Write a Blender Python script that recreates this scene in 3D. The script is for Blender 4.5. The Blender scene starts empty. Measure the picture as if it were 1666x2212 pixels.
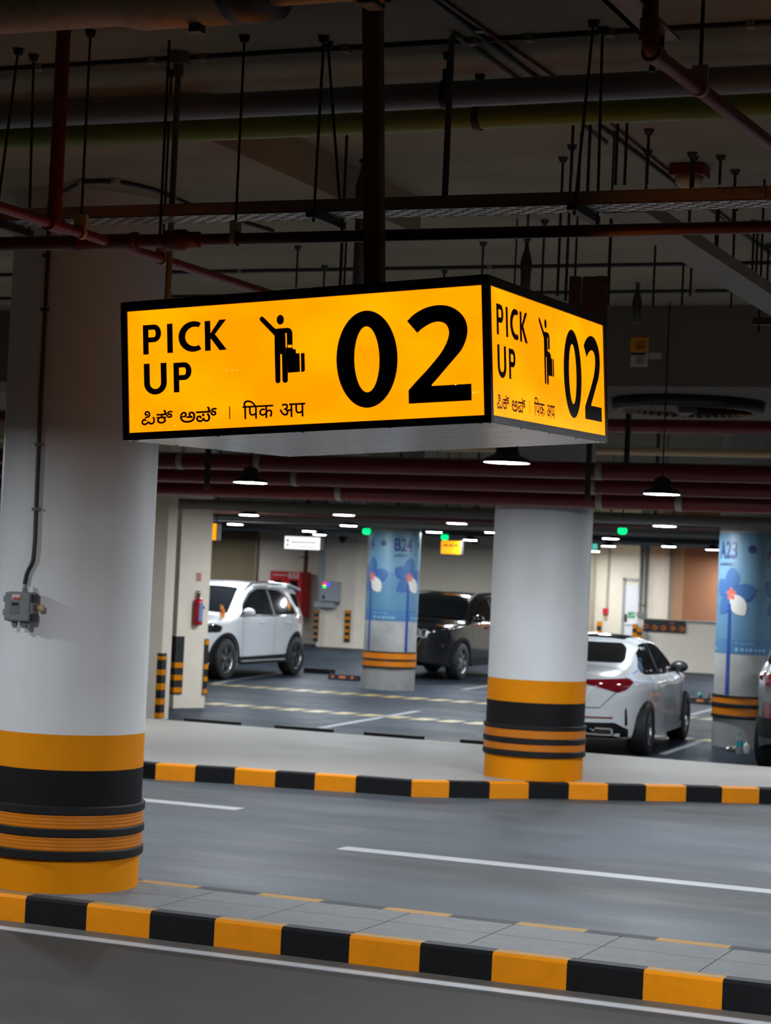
import bpy, bmesh, math, random
import numpy as np
from mathutils import Vector, Matrix
from mathutils.geometry import tessellate_polygon

random.seed(7)
PI = math.pi
scene = bpy.context.scene
COL = scene.collection

# ------------------------------------------------------------------ camera, light, exposure
CAM_H, FPX, IW, IH = 2.05, 4500.0, 1666, 2212
YAW, PITCH, ROLL = math.radians(22.7), math.atan(129 / 4500.0), 0.045
_f0 = Vector((-math.sin(YAW), math.cos(YAW), 0)); _r0 = Vector((math.cos(YAW), math.sin(YAW), 0))
FW = _f0 * math.cos(PITCH) + Vector((0, 0, math.sin(PITCH)))
_u0 = _r0.cross(FW)
RT = _r0 * math.cos(ROLL) + _u0 * math.sin(ROLL)
UP = _u0 * math.cos(ROLL) - _r0 * math.sin(ROLL)
EYE = Vector((0, 0, CAM_H))

cam_data = bpy.data.cameras.new('camera')
cam_data.sensor_fit = 'HORIZONTAL'; cam_data.sensor_width = 36.0
cam_data.lens = 36.0 * FPX / IW
cam_data.clip_start = 0.05; cam_data.clip_end = 300
cam_data.dof.use_dof = True; cam_data.dof.focus_distance = 8.6; cam_data.dof.aperture_fstop = 7.5
cam = bpy.data.objects.new('camera', cam_data); COL.objects.link(cam)
m3 = Matrix((RT, UP, -FW)).transposed()
cam.matrix_world = Matrix.Translation(EYE) @ m3.to_4x4()
scene.camera = cam

world = bpy.data.worlds.new('world'); scene.world = world; world.use_nodes = True
world.node_tree.nodes['Background'].inputs[0].default_value = (0.02, 0.02, 0.02, 1)
world.node_tree.nodes['Background'].inputs[1].default_value = 0.0

LAMP_STRENGTH = 470.0
scene.view_settings.view_transform = 'Standard'; scene.view_settings.look = 'None'
scene.view_settings.exposure = 0.0; scene.view_settings.gamma = 1.0
scene.view_settings.use_curve_mapping = False
cy = scene.cycles
cy.max_bounces = 6; cy.diffuse_bounces = 4; cy.glossy_bounces = 4; cy.transmission_bounces = 4
cy.sample_clamp_indirect = 4.0; cy.sample_clamp_direct = 0.0
cy.caustics_reflective = False; cy.caustics_refractive = False
cy.use_denoising = True; cy.blur_glossy = 0.5
cy.use_adaptive_sampling = True; cy.adaptive_threshold = 0.02

# survey helpers: where the sight line through a photo point meets a known plane of the building
def ray(x, y): return FW + RT * ((x - 833.0) / FPX) - UP * ((y - 1106.0) / FPX)
def onZ(x, y, z=0.0): d = ray(x, y); return EYE + d * ((z - CAM_H) / d.z)
def onY(x, y, Y): d = ray(x, y); return EYE + d * (Y / d.y)
def onX(x, y, X): d = ray(x, y); return EYE + d * (X / d.x)
def at(x, y, dep): return EYE + ray(x, y) * dep
def rectY(x0, y0, x1, y1, Y):
    a = onY(x0, y0, Y); b = onY(x1, y0, Y); c = onY(x1, y1, Y); d = onY(x0, y1, Y)
    return (a.x + d.x) / 2, (b.x + c.x) / 2, (c.z + d.z) / 2, (a.z + b.z) / 2

# ------------------------------------------------------------------ materials
MATS = {}
def srgb(r, g, b):
    f = lambda c: (c / 255 / 12.92) if c / 255 <= 0.04045 else ((c / 255 + 0.055) / 1.055) ** 2.4
    return (f(r), f(g), f(b))
def mat(name, col, rough=0.6, metal=0.0, var=0.0, scale=3.0, stretch=(1, 1, 1), bump=0.0, bscale=40.0, spec=0.5,
        rvar=0.0, coat=0.0, alt=None, altscale=0.6, altfac=0.5, emit=None, estr=0.0, trans=0.0, alpha=1.0):
    if name in MATS: return MATS[name]
    m = bpy.data.materials.new(name); m.use_nodes = True; MATS[name] = m
    nt = m.node_tree; N = nt.nodes; Lk = nt.links
    p = N['Principled BSDF']
    p.inputs['Base Color'].default_value = (*col, 1); p.inputs['Roughness'].default_value = rough
    p.inputs['Metallic'].default_value = metal; p.inputs['Specular IOR Level'].default_value = spec
    if coat: p.inputs['Coat Weight'].default_value = coat; p.inputs['Coat Roughness'].default_value = 0.06
    if trans: p.inputs['Transmission Weight'].default_value = trans; p.inputs['IOR'].default_value = 1.3
    if alpha < 1: p.inputs['Alpha'].default_value = alpha
    if emit: p.inputs['Emission Color'].default_value = (*emit, 1); p.inputs['Emission Strength'].default_value = estr
    if var or bump or rvar or alt:
        g = N.new('ShaderNodeNewGeometry'); mp = N.new('ShaderNodeMapping'); mp.inputs['Scale'].default_value = stretch
        Lk.new(g.outputs['Position'], mp.inputs['Vector'])
        base = None
        if alt:
            n0 = N.new('ShaderNodeTexNoise'); n0.inputs['Scale'].default_value = altscale; n0.inputs['Detail'].default_value = 4
            Lk.new(mp.outputs[0], n0.inputs['Vector'])
            r0 = N.new('ShaderNodeMapRange'); r0.inputs[1].default_value = 0.42; r0.inputs[2].default_value = 0.66
            Lk.new(n0.outputs['Fac'], r0.inputs[0]); r0.inputs[4].default_value = altfac
            mx0 = N.new('ShaderNodeMix'); mx0.data_type = 'RGBA'
            mx0.inputs[6].default_value = (*col, 1); mx0.inputs[7].default_value = (*alt, 1)
            Lk.new(r0.outputs[0], mx0.inputs[0]); base = mx0.outputs[2]
        n = N.new('ShaderNodeTexNoise'); n.inputs['Scale'].default_value = scale; n.inputs['Detail'].default_value = 6
        n.inputs['Roughness'].default_value = 0.62
        Lk.new(mp.outputs[0], n.inputs['Vector'])
        if var:
            mr = N.new('ShaderNodeMapRange'); mr.inputs[1].default_value = 0.3; mr.inputs[2].default_value = 0.7
            mr.inputs[3].default_value = 1 - var; mr.inputs[4].default_value = 1 + var
            Lk.new(n.outputs['Fac'], mr.inputs[0])
            mx = N.new('ShaderNodeVectorMath'); mx.operation = 'SCALE'
            if base: Lk.new(base, mx.inputs[0])
            else: mx.inputs[0].default_value = col
            Lk.new(mr.outputs[0], mx.inputs['Scale']); base = mx.outputs[0]
        if base: Lk.new(base, p.inputs['Base Color'])
        if rvar:
            rr = N.new('ShaderNodeMapRange'); rr.inputs[1].default_value = 0.3; rr.inputs[2].default_value = 0.7
            rr.inputs[3].default_value = max(0.02, rough - rvar); rr.inputs[4].default_value = min(1, rough + rvar)
            Lk.new(n.outputs['Fac'], rr.inputs[0]); Lk.new(rr.outputs[0], p.inputs['Roughness'])
        if bump:
            nb = N.new('ShaderNodeTexNoise'); nb.inputs['Scale'].default_value = bscale; nb.inputs['Detail'].default_value = 4
            Lk.new(mp.outputs[0], nb.inputs['Vector'])
            b = N.new('ShaderNodeBump'); b.inputs['Strength'].default_value = bump; b.inputs['Distance'].default_value = 0.01
            Lk.new(nb.outputs['Fac'], b.inputs['Height']); Lk.new(b.outputs[0], p.inputs['Normal'])
    return m

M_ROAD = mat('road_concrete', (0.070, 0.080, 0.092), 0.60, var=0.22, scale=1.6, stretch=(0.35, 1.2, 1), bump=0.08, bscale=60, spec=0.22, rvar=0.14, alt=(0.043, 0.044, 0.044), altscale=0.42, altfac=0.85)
M_NEAR = mat('dimmed_road_concrete', (0.038, 0.035, 0.032), 0.75, var=0.14, scale=2.2, stretch=(0.35, 1.2, 1), bump=0.06, bscale=60, spec=0.15, alt=(0.028, 0.024, 0.020), altscale=0.5, altfac=0.7)  # same slab as the road; dimmer light of this lane put into the colour
M_PARK = mat('parking_floor_coating', (0.024, 0.032, 0.044), 0.46, var=0.08, scale=0.9, rvar=0.08, spec=0.02)
M_WALK = mat('walkway_concrete', (0.27, 0.255, 0.225), 0.6, var=0.09, scale=2.0, stretch=(0.4, 1.5, 1), bump=0.04, rvar=0.08)
M_SLAB = mat('median_paving', (0.13, 0.133, 0.137), 0.7, var=0.13, scale=9, bump=0.1, bscale=90)
M_YEL = mat('yellow_kerb_paint', (0.76, 0.245, 0.0), 0.55, var=0.06, scale=12, bump=0.15, bscale=70, spec=0.25)
M_YTOP = mat('dusty_sheen_yellow', (0.36, 0.205, 0.065), 0.7, var=0.12, scale=14, spec=0.2)  # kerb tops: grazing sheen put into the colour of the dusty yellow
M_BTOP = mat('dusty_sheen_black', (0.045, 0.047, 0.051), 0.7, var=0.12, scale=14, spec=0.2)  # black tops likewise, sheen painted in as a paler grey
M_BLK = mat('black_kerb_paint', (0.008, 0.008, 0.009), 0.65, var=0.2, scale=12, bump=0.15, bscale=70, spec=0.15)
M_PYEL = mat('yellow_pillar_paint', (0.66, 0.22, 0.0), 0.6, var=0.05, scale=5, spec=0.12)
M_PBLK = mat('black_pillar_paint', (0.009, 0.0085, 0.009), 0.65, var=0.15, scale=5, spec=0.12)
M_WHT = mat('white_pillar_paint', (0.62, 0.63, 0.64), 0.55, var=0.03, scale=2.5, alt=(0.55, 0.545, 0.53), altscale=1.6, altfac=0.5)
M_RUB = mat('black_rubber', (0.008, 0.008, 0.009), 0.6, var=0.15, scale=20, spec=0.25)
M_REFL = mat('amber_reflective_tape', (0.50, 0.145, 0.003), 0.42, var=0.06, scale=9, spec=0.3)
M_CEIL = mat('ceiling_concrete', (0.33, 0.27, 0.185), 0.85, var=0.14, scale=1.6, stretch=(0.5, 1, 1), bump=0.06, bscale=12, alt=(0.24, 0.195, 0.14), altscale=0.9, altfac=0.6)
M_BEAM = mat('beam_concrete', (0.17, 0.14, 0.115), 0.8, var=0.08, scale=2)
M_WALL = mat('beige_wall_paint', (0.66, 0.60, 0.49), 0.7, var=0.05, scale=1.5)
M_WALL2 = mat('cream_wall_paint', (0.74, 0.67, 0.56), 0.7, var=0.05, scale=2.0)
M_ORG = mat('terracotta_wall_paint', (0.33, 0.145, 0.072), 0.7, var=0.04, scale=1.5)
M_ORG2 = mat('peach_wall_paint', (0.46, 0.26, 0.155), 0.7, var=0.04, scale=1.5)
M_RAW = mat('raw_pillar_concrete', (0.26, 0.265, 0.26), 0.7, var=0.14, scale=4, alt=(0.15, 0.14, 0.125), altscale=1.3, altfac=0.6)
M_LINE = mat('white_road_paint', (0.33, 0.33, 0.34), 0.5, var=0.08, scale=14)
M_YLINE = mat('yellow_bay_paint', (0.24, 0.165, 0.02), 0.4, var=0.14, scale=6)
M_TAN = mat('dirt_channel', (0.10, 0.092, 0.08), 0.6, var=0.15, scale=6)
M_BMET = mat('black_painted_metal', (0.010, 0.009, 0.009), 0.42)
M_DMET = mat('dark_steel', (0.045, 0.040, 0.036), 0.45, metal=0.6)
M_GALV = mat('galvanised_steel', (0.34, 0.33, 0.31), 0.42, metal=0.8, var=0.1, scale=8)
M_ALU = mat('brushed_aluminium', (0.36, 0.35, 0.34), 0.22, metal=1.0, var=0.1, scale=6, stretch=(0.3, 14, 1), rvar=0.08)
M_EDGE = mat('grey_frame_metal', (0.14, 0.14, 0.145), 0.34, metal=0.8)
M_POLE = mat('bronze_pole_metal', (0.17, 0.095, 0.055), 0.34, metal=0.2)
M_RED = mat('fire_pipe_red', (0.145, 0.010, 0.012), 0.38, var=0.08, scale=6)
M_REDD = mat('dark_red_pipe', (0.07, 0.008, 0.007), 0.42, var=0.1, scale=6)
M_BLUE = mat('blue_grey_pipe', (0.26, 0.29, 0.36), 0.45)
M_GREEN = mat('green_pipe', (0.20, 0.29, 0.05), 0.45)
M_CREAM = mat('cream_pipe', (0.55, 0.42, 0.24), 0.5)
M_DUCT = mat('lagged_pipe', (0.45, 0.30, 0.18), 0.5, var=0.15, scale=20, bump=0.2, bscale=60)
M_COND = mat('black_conduit', (0.025, 0.024, 0.023), 0.45)
M_CGREY = mat('grey_conduit', (0.13, 0.125, 0.115), 0.5)
M_CLIP = mat('conduit_clip', (0.35, 0.32, 0.28), 0.5)
M_GBOX = mat('grey_box_plastic', (0.17, 0.18, 0.185), 0.45)
M_GBOX2 = mat('grey_panel_enamel', (0.33, 0.36, 0.40), 0.4)
M_DARK = mat('black_plastic', (0.012, 0.012, 0.013), 0.4)
M_CAB = mat('red_cabinet_enamel', (0.50, 0.006, 0.012), 0.35)
M_EXT = mat('red_extinguisher_enamel', (0.42, 0.008, 0.02), 0.3)
M_PAPER = mat('white_paper', (0.55, 0.52, 0.48), 0.7)
M_LBLUE = mat('blue_label', (0.09, 0.25, 0.52), 0.5)
M_REDL = mat('red_label', (0.55, 0.06, 0.05), 0.5)
M_ORNP = mat('orange_notice', (0.75, 0.30, 0.02), 0.6)
M_BAN = mat('banner_vinyl', (0.052, 0.135, 0.215), 0.5)
M_BANW = mat('banner_pale_vinyl', (0.078, 0.165, 0.235), 0.5)
M_BAND = mat('banner_band_vinyl', (0.034, 0.112, 0.22), 0.5)
M_NAVY = mat('banner_navy_print', (0.008, 0.020, 0.095), 0.45)
M_BSTEM = mat('banner_blue_print', (0.006, 0.035, 0.20), 0.45)
M_PET = mat('petal_blue_print', (0.018, 0.072, 0.19), 0.5)
M_PETD = mat('petal_dark_print', (0.008, 0.04, 0.17), 0.45)
M_PETW = mat('petal_white_print', (0.42, 0.40, 0.37), 0.45)
M_CORAL = mat('coral_print', (0.40, 0.085, 0.06), 0.45)
M_TEXTW = mat('banner_white_print', (0.15, 0.28, 0.40), 0.45)
M_SHUT = mat('shutter_steel', (0.30, 0.24, 0.15), 0.5)
M_CWHITE = mat('white_car_paint', (0.73, 0.76, 0.79), 0.22, coat=1.0)
M_CBLACK = mat('black_car_paint', (0.010, 0.010, 0.012), 0.16, coat=1.0)
M_CGREYP = mat('grey_car_paint', (0.17, 0.19, 0.21), 0.25, metal=0.3, coat=1.0)
M_GLASS = mat('tinted_glass', (0.008, 0.010, 0.012), 0.05, coat=0.6)
M_TYRE = mat('tyre_rubber', (0.014, 0.014, 0.014), 0.65)
M_RIM = mat('dark_alloy', (0.34, 0.35, 0.37), 0.25, metal=0.9)
M_CLAD = mat('black_cladding', (0.010, 0.010, 0.011), 0.6, spec=0.2)
M_CHR = mat('chrome', (0.75, 0.76, 0.78), 0.12, metal=1.0)
M_TAIL = mat('tail_lamp_red', (0.20, 0.004, 0.010), 0.1, coat=1.0)
M_HEAD = mat('head_lamp_glass', (0.015, 0.017, 0.02), 0.08, coat=1.0)
M_SEAM = mat('panel_seam', (0.08, 0.08, 0.085), 0.5)
M_PET_PL = mat('clear_bottle_plastic', (0.75, 0.8, 0.82), 0.12, trans=0.8)
M_TEAL = mat('teal_label', (0.02, 0.34, 0.36), 0.4)
M_BWHITE = mat('white_bottle_plastic', (0.7, 0.72, 0.72), 0.35)
M_FOIL = mat('crumpled_wrapper', (0.35, 0.36, 0.30), 0.3, metal=0.4, var=0.4, scale=30)
M_LEDW = mat('lamp_diffuser_glow', (0.9, 0.9, 0.9), 0.4, emit=(0.88, 0.94, 1.0), estr=LAMP_STRENGTH)
M_GRN = mat('green_indicator_glow', (0.02, 0.3, 0.1), 0.4, emit=(0.0, 1.0, 0.22), estr=1.6)
M_EXITG = mat('exit_sign_glow', (0.1, 0.5, 0.45), 0.4, emit=(0.12, 0.75, 0.62), estr=0.7)
M_ORGL = mat('amber_sign_glow', (0.5, 0.25, 0.0), 0.4, emit=(1.0, 0.36, 0.005), estr=1.2)
M_WHTL = mat('white_sign_glow', (0.7, 0.7, 0.7), 0.4, emit=(0.85, 0.85, 0.80), estr=1.0)
M_INK = mat('sign_black_vinyl', (0.006, 0.004, 0.003), 0.5)
M_RDOT = mat('red_pilot_glow', (0.3, 0, 0), 0.4, emit=(1.0, 0.0, 0.06), estr=4)
M_BDOT = mat('blue_pilot_glow', (0, 0, 0.3), 0.4, emit=(0.03, 0.02, 1.0), estr=4)
M_GDOT = mat('green_pilot_glow', (0, 0.3, 0), 0.4, emit=(0.0, 1.0, 0.12), estr=3)
M_AMB = mat('amber_arrow', (0.42, 0.10, 0.006), 0.5)
M_SIGNG = mat('green_door_sign', (0.02, 0.25, 0.10), 0.5)
M_DOOR = mat('white_door_enamel', (0.62, 0.62, 0.66), 0.45)
M_GREYT = mat('grey_trim_paint', (0.28, 0.28, 0.27), 0.5)

# back-lit sign acrylic: uneven glow from the tubes behind it
M_SIGN = bpy.data.materials.new('backlit_amber_acrylic'); M_SIGN.use_nodes = True
_nt = M_SIGN.node_tree; _p = _nt.nodes['Principled BSDF']
_p.inputs['Base Color'].default_value = (0.6, 0.25, 0.0, 1); _p.inputs['Roughness'].default_value = 0.35; _p.inputs['Specular IOR Level'].default_value = 0.2
_g = _nt.nodes.new('ShaderNodeTexCoord'); _n = _nt.nodes.new('ShaderNodeTexNoise'); _n.inputs['Scale'].default_value = 2.6; _n.inputs['Detail'].default_value = 2
_mp = _nt.nodes.new('ShaderNodeMapping'); _mp.inputs['Scale'].default_value = (1, 1, 1.6)
_nt.links.new(_g.outputs['Object'], _mp.inputs[0]); _nt.links.new(_mp.outputs[0], _n.inputs['Vector'])
_r = _nt.nodes.new('ShaderNodeValToRGB'); _r.color_ramp.elements[0].position = 0.36; _r.color_ramp.elements[0].color = (1.5, 0.365, 0.0, 1)
_r.color_ramp.elements[1].position = 0.68; _r.color_ramp.elements[1].color = (1.6, 0.485, 0.0, 1)
_nt.links.new(_n.outputs['Fac'], _r.inputs[0]); _nt.links.new(_r.outputs[0], _p.inputs['Emission Color']); _p.inputs['Emission Strength'].default_value = 1.0

# ------------------------------------------------------------------ mesh builder
class MB:
    def __init__(s): s.v = []; s.f = []; s.m = []; s.sm = []
    def add(s, vs, fs, mi=0, smooth=False):
        o = len(s.v); s.v += [tuple(v) for v in vs]
        for f in fs: s.f.append([i + o for i in f]); s.m.append(mi); s.sm.append(smooth)
        return s
    def box(s, x0, x1, y0, y1, z0, z1, mi=0, b=0.0):
        if b <= 0:
            v = [(x0, y0, z0), (x1, y0, z0), (x1, y1, z0), (x0, y1, z0), (x0, y0, z1), (x1, y0, z1), (x1, y1, z1), (x0, y1, z1)]
            return s.add(v, [(3, 2, 1, 0), (4, 5, 6, 7), (0, 1, 5, 4), (1, 2, 6, 5), (2, 3, 7, 6), (3, 0, 4, 7)], mi)
        bm = bmesh.new(); bmesh.ops.create_cube(bm, size=1)
        for v in bm.verts: v.co = Vector(((x0 + x1) / 2 + v.co.x * (x1 - x0), (y0 + y1) / 2 + v.co.y * (y1 - y0), (z0 + z1) / 2 + v.co.z * (z1 - z0)))
        bmesh.ops.bevel(bm, geom=bm.edges[:], offset=b, segments=2, affect='EDGES', profile=0.5)
        s.bm(bm, mi); return s
    def bm(s, bm, mi=0, smooth=False, free=True):
        bm.verts.index_update()
        s.add([v.co[:] for v in bm.verts], [[v.index for v in f.verts] for f in bm.faces], mi, smooth)
        if free: bm.free()
        return s
    def obox(s, c, ax, ay, az, mi=0):
        c, ax, ay, az = Vector(c), Vector(ax), Vector(ay), Vector(az)
        v = [c + ax * i + ay * j + az * k for k in (-1, 1) for i, j in ((-1, -1), (1, -1), (1, 1), (-1, 1))]
        return s.add(v, [(3, 2, 1, 0), (4, 5, 6, 7), (0, 1, 5, 4), (1, 2, 6, 5), (2, 3, 7, 6), (3, 0, 4, 7)], mi)
    def cyl(s, a, b, r, n=20, mi=0, r2=None, caps=True, smooth=True):
        a, b = Vector(a), Vector(b); r2 = r if r2 is None else r2
        d = (b - a).normalized(); t = Vector((0, 0, 1)) if abs(d.z) < 0.9 else Vector((1, 0, 0))
        u = d.cross(t).normalized(); w = d.cross(u)
        v = [a + (u * math.cos(2 * PI * i / n) + w * math.sin(2 * PI * i / n)) * r for i in range(n)]
        v += [b + (u * math.cos(2 * PI * i / n) + w * math.sin(2 * PI * i / n)) * r2 for i in range(n)]
        s.add(v, [(i, i + n, (i + 1) % n + n, (i + 1) % n) for i in range(n)], mi, smooth)
        if caps: s.add(v[:n], [tuple(range(n))], mi); s.add(v[n:], [tuple(range(n - 1, -1, -1))], mi)
        return s
    def tube(s, path, r, n=10, mi=0, bend=0.0, closed=False):
        P = [Vector(p) for p in path]
        if bend > 0 and len(P) > 2:
            Q = [P[0]]
            for i in range(1, len(P) - 1):
                a = (P[i - 1] - P[i]); b = (P[i + 1] - P[i]); k = min(bend, a.length * .45, b.length * .45)
                A = P[i] + a.normalized() * k; B = P[i] + b.normalized() * k
                for j in range(7):
                    t = j / 6; Q.append(A * (1 - t) ** 2 + P[i] * 2 * t * (1 - t) + B * t * t)
            Q.append(P[-1]); P = Q
        rings = []; ref = None
        for i, p in enumerate(P):
            d = ((P[min(i + 1, len(P) - 1)] - p).normalized() + (p - P[max(i - 1, 0)]).normalized()).normalized()
            if ref is None:
                t = Vector((0, 0, 1)) if abs(d.z) < 0.9 else Vector((1, 0, 0)); ref = d.cross(t).normalized()
            else: ref = (ref - d * ref.dot(d)).normalized()
            w = d.cross(ref); rings.append([p + (ref * math.cos(2 * PI * k / n) + w * math.sin(2 * PI * k / n)) * r for k in range(n)])
        v = [q for R in rings for q in R]; f = []
        for i in range(len(rings) - 1):
            for k in range(n): f.append((i * n + k, i * n + n + k, i * n + n + (k + 1) % n, i * n + (k + 1) % n))
        s.add(v, f, mi, True); s.add(rings[0], [tuple(range(n))], mi); s.add(rings[-1], [tuple(range(n - 1, -1, -1))], mi)
        return s
    def lathe(s, prof, c=(0, 0, 0), n=32, mi=0, axis='z', smooth=True, mis=None):
        c = Vector(c)
        def P(r, h, a):
            q = (r * math.cos(a), r * math.sin(a), h)
            return c + Vector(q if axis == 'z' else ((q[0], q[2], q[1]) if axis == 'y' else (q[2], q[0], q[1])))
        v = [P(r, h, 2 * PI * k / n) for r, h in prof for k in range(n)]
        for i in range(len(prof) - 1):
            f = [(i * n + k, i * n + (k + 1) % n, i * n + n + (k + 1) % n, i * n + n + k) for k in range(n)]
            o = len(s.v)
            if i == 0: base = o; s.v += [tuple(q) for q in v]
            for q in f: s.f.append([base + j for j in q]); s.m.append(mis[i] if mis else mi); s.sm.append(smooth)
        return s
    def prism(s, poly, fn, t0, t1, mi=0):
        n = len(poly); v = [fn(a, b, t0) for a, b in poly] + [fn(a, b, t1) for a, b in poly]
        s.add(v, [tuple(range(n - 1, -1, -1)), tuple(range(n, 2 * n))] + [(i, (i + 1) % n, (i + 1) % n + n, i + n) for i in range(n)], mi)
        return s
    def build(s, name, mats, parent=None, loc=None):
        me = bpy.data.meshes.new(name); me.from_pydata(s.v, [], s.f); me.update()
        for m in (mats if isinstance(mats, (list, tuple)) else [mats]): me.materials.append(m)
        me.polygons.foreach_set('material_index', s.m); me.polygons.foreach_set('use_smooth', s.sm)
        bm = bmesh.new(); bm.from_mesh(me); bmesh.ops.recalc_face_normals(bm, faces=bm.faces[:]); bm.to_mesh(me); bm.free()
        o = bpy.data.objects.new(name, me); COL.objects.link(o)
        if parent: o.parent = parent
        if loc: o.location = loc
        return o

def empty(name, loc=(0, 0, 0), rz=0.0):
    o = bpy.data.objects.new(name, None); COL.objects.link(o); o.location = loc; o.rotation_euler = (0, 0, rz)
    o.empty_display_size = 0.1
    return o
def tag(o, label, cat, group=None, kind='thing'):
    o['label'] = label; o['category'] = cat; o['kind'] = kind
    if group: o['group'] = group
    return o
def struct(o): o['kind'] = 'structure'; return o
def copy_tree(o, parent=None):
    c = o.copy(); COL.objects.link(c)
    if parent: c.parent = parent
    for ch in [x for x in o.children]: copy_tree(ch, c)
    return c

def wrap2d(polys, step, fn, mb, mi=0, smooth=True):
    """flat outlines cut into strips of width step and laid on a curved surface by fn(a, b)"""
    for poly in polys:
        bm = bmesh.new(); vs = [bm.verts.new((a, b, 0)) for a, b in poly]
        try: bm.faces.new(vs)
        except ValueError: bm.free(); continue
        bmesh.ops.triangulate(bm, faces=bm.faces[:])
        cut_bm(bm, step); 
        for v in bm.verts: v.co = Vector(fn(v.co.x, v.co.y))
        mb.bm(bm, mi, smooth)
    return mb
def cut_bm(bm, step):
    for ax in (0, 1):
        st = step[ax] if isinstance(step, (tuple, list)) else step
        if not st: continue
        lo = min(v.co[ax] for v in bm.verts); hi = max(v.co[ax] for v in bm.verts)
        k = math.floor(lo / st) + 1
        while k * st < hi - 1e-6:
            no = [0, 0, 0]; no[ax] = 1; co = [0, 0, 0]; co[ax] = k * st
            bmesh.ops.bisect_plane(bm, geom=bm.verts[:] + bm.edges[:] + bm.faces[:], dist=1e-6, plane_co=co, plane_no=no); k += 1

def text_bm(chars, u0, u1, v0, v1, bold=0.0):
    """built-in font outlines of the given strings, filled contour by contour (holes kept) and fitted to the box"""
    bm = bmesh.new()
    for st in chars:
        cu = bpy.data.curves.new('glyphs', 'FONT'); cu.body = st; cu.resolution_u = 6; cu.fill_mode = 'NONE'
        ob = bpy.data.objects.new('glyphs', cu)
        me = bpy.data.meshes.new_from_object(ob)
        nb = {}
        for e in me.edges:
            a, b = e.vertices; nb.setdefault(a, []).append(b); nb.setdefault(b, []).append(a)
        co = [Vector((v.co.x, v.co.y, 0)) for v in me.vertices]; seen = set(); loops = []
        for v0_ in range(len(co)):
            if v0_ in seen or v0_ not in nb: continue
            lp = [v0_]; seen.add(v0_); cur = v0_
            while True:
                nx = [k for k in nb[cur] if k not in seen]
                if not nx: break
                cur = nx[0]; seen.add(cur); lp.append(cur)
            if len(lp) > 2: loops.append([co[k] for k in lp])
        bpy.data.objects.remove(ob); bpy.data.meshes.remove(me); bpy.data.curves.remove(cu)
        area = lambda L: sum(L[k - 1].x * L[k].y - L[k].x * L[k - 1].y for k in range(len(L))) / 2
        def inside(p, L):
            c = False
            for k in range(len(L)):
                a, b = L[k - 1], L[k]
                if (a.y > p.y) != (b.y > p.y) and p.x < (b.x - a.x) * (p.y - a.y) / (b.y - a.y) + a.x: c = not c
            return c
        # the direction of the largest contour is that of solid contours
        ar = [area(L) for L in loops]
        if not ar: continue
        sgn = math.copysign(1, ar[max(range(len(ar)), key=lambda k: abs(ar[k]))])
        outs = [k for k in range(len(loops)) if ar[k] * sgn > 0]; holes = [k for k in range(len(loops)) if ar[k] * sgn < 0]
        own = {k: [] for k in outs}
        for hk in holes:
            c = [k for k in outs if all(inside(q, loops[k]) for q in loops[hk][::3])]
            if c: own[min(c, key=lambda k: abs(ar[k]))].append(hk)
        for k in outs:
            ps = [loops[k]] + [loops[q] for q in own[k]]
            flat_ = [p for L in ps for p in L]; tris = tessellate_polygon(ps)
            vs = [bm.verts.new(p) for p in flat_]
            for t in tris:
                try: bm.faces.new([vs[q] for q in t])
                except ValueError: pass
        if bold:          # a rim along every contour gives the heavier weight
            for L in loops:
                for k in range(len(L)):
                    a, b = L[k - 1], L[k]; d = b - a
                    if d.length < 1e-7: continue
                    d = d.normalized() * bold / 2; n_ = Vector((-d.y, d.x, 0)); e_ = d * .6
                    bm.faces.new([bm.verts.new(p) for p in (a - e_ - n_, b + e_ - n_, b + e_ + n_, a - e_ + n_)])
    xs = [v.co.x for v in bm.verts]; ys = [v.co.y for v in bm.verts]
    a, b, c, d = min(xs), max(xs), min(ys), max(ys)
    for v in bm.verts: v.co = Vector((u0 + (v.co.x - a) / (b - a) * (u1 - u0), v0 + (v.co.y - c) / (d - c) * (v1 - v0), 0))
    return bm

def smooth_path(pts, n=6):
    P = [Vector((*p, 0)) for p in pts]; out = []
    for i in range(len(P) - 1):
        p0, p1, p2, p3 = P[max(i - 1, 0)], P[i], P[i + 1], P[min(i + 2, len(P) - 1)]
        for j in range(n):
            t = j / n
            out.append(0.5 * ((2 * p1) + (p2 - p0) * t + (2 * p0 - 5 * p1 + 4 * p2 - p3) * t * t + (3 * p1 - p0 - 3 * p2 + p3) * t ** 3))
    out.append(P[-1]); return [(p.x, p.y) for p in out]
def stroke(pts, w, mb, fn, mi=0, sm=True):
    P = smooth_path(pts) if sm else pts
    L = []; Rr = []
    for i, p in enumerate(P):
        a = P[max(i - 1, 0)]; b = P[min(i + 1, len(P) - 1)]; dx, dy = b[0] - a[0], b[1] - a[1]; l = math.hypot(dx, dy) or 1
        nx, ny = -dy / l * w / 2, dx / l * w / 2; L.append((p[0] + nx, p[1] + ny)); Rr.append((p[0] - nx, p[1] - ny))
    n = len(P); mb.add([fn(*q) for q in L + Rr], [(i, i + 1, n + i + 1, n + i) for i in range(n - 1)], mi)
def ellipse(cx, cy_, a, b, n=40, rot=0): 
    c, s_ = math.cos(rot), math.sin(rot)
    return [(cx + a * math.cos(t) * c - b * math.sin(t) * s_, cy_ + a * math.cos(t) * s_ + b * math.sin(t) * c) for t in (2 * PI * k / n for k in range(n))]

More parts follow.
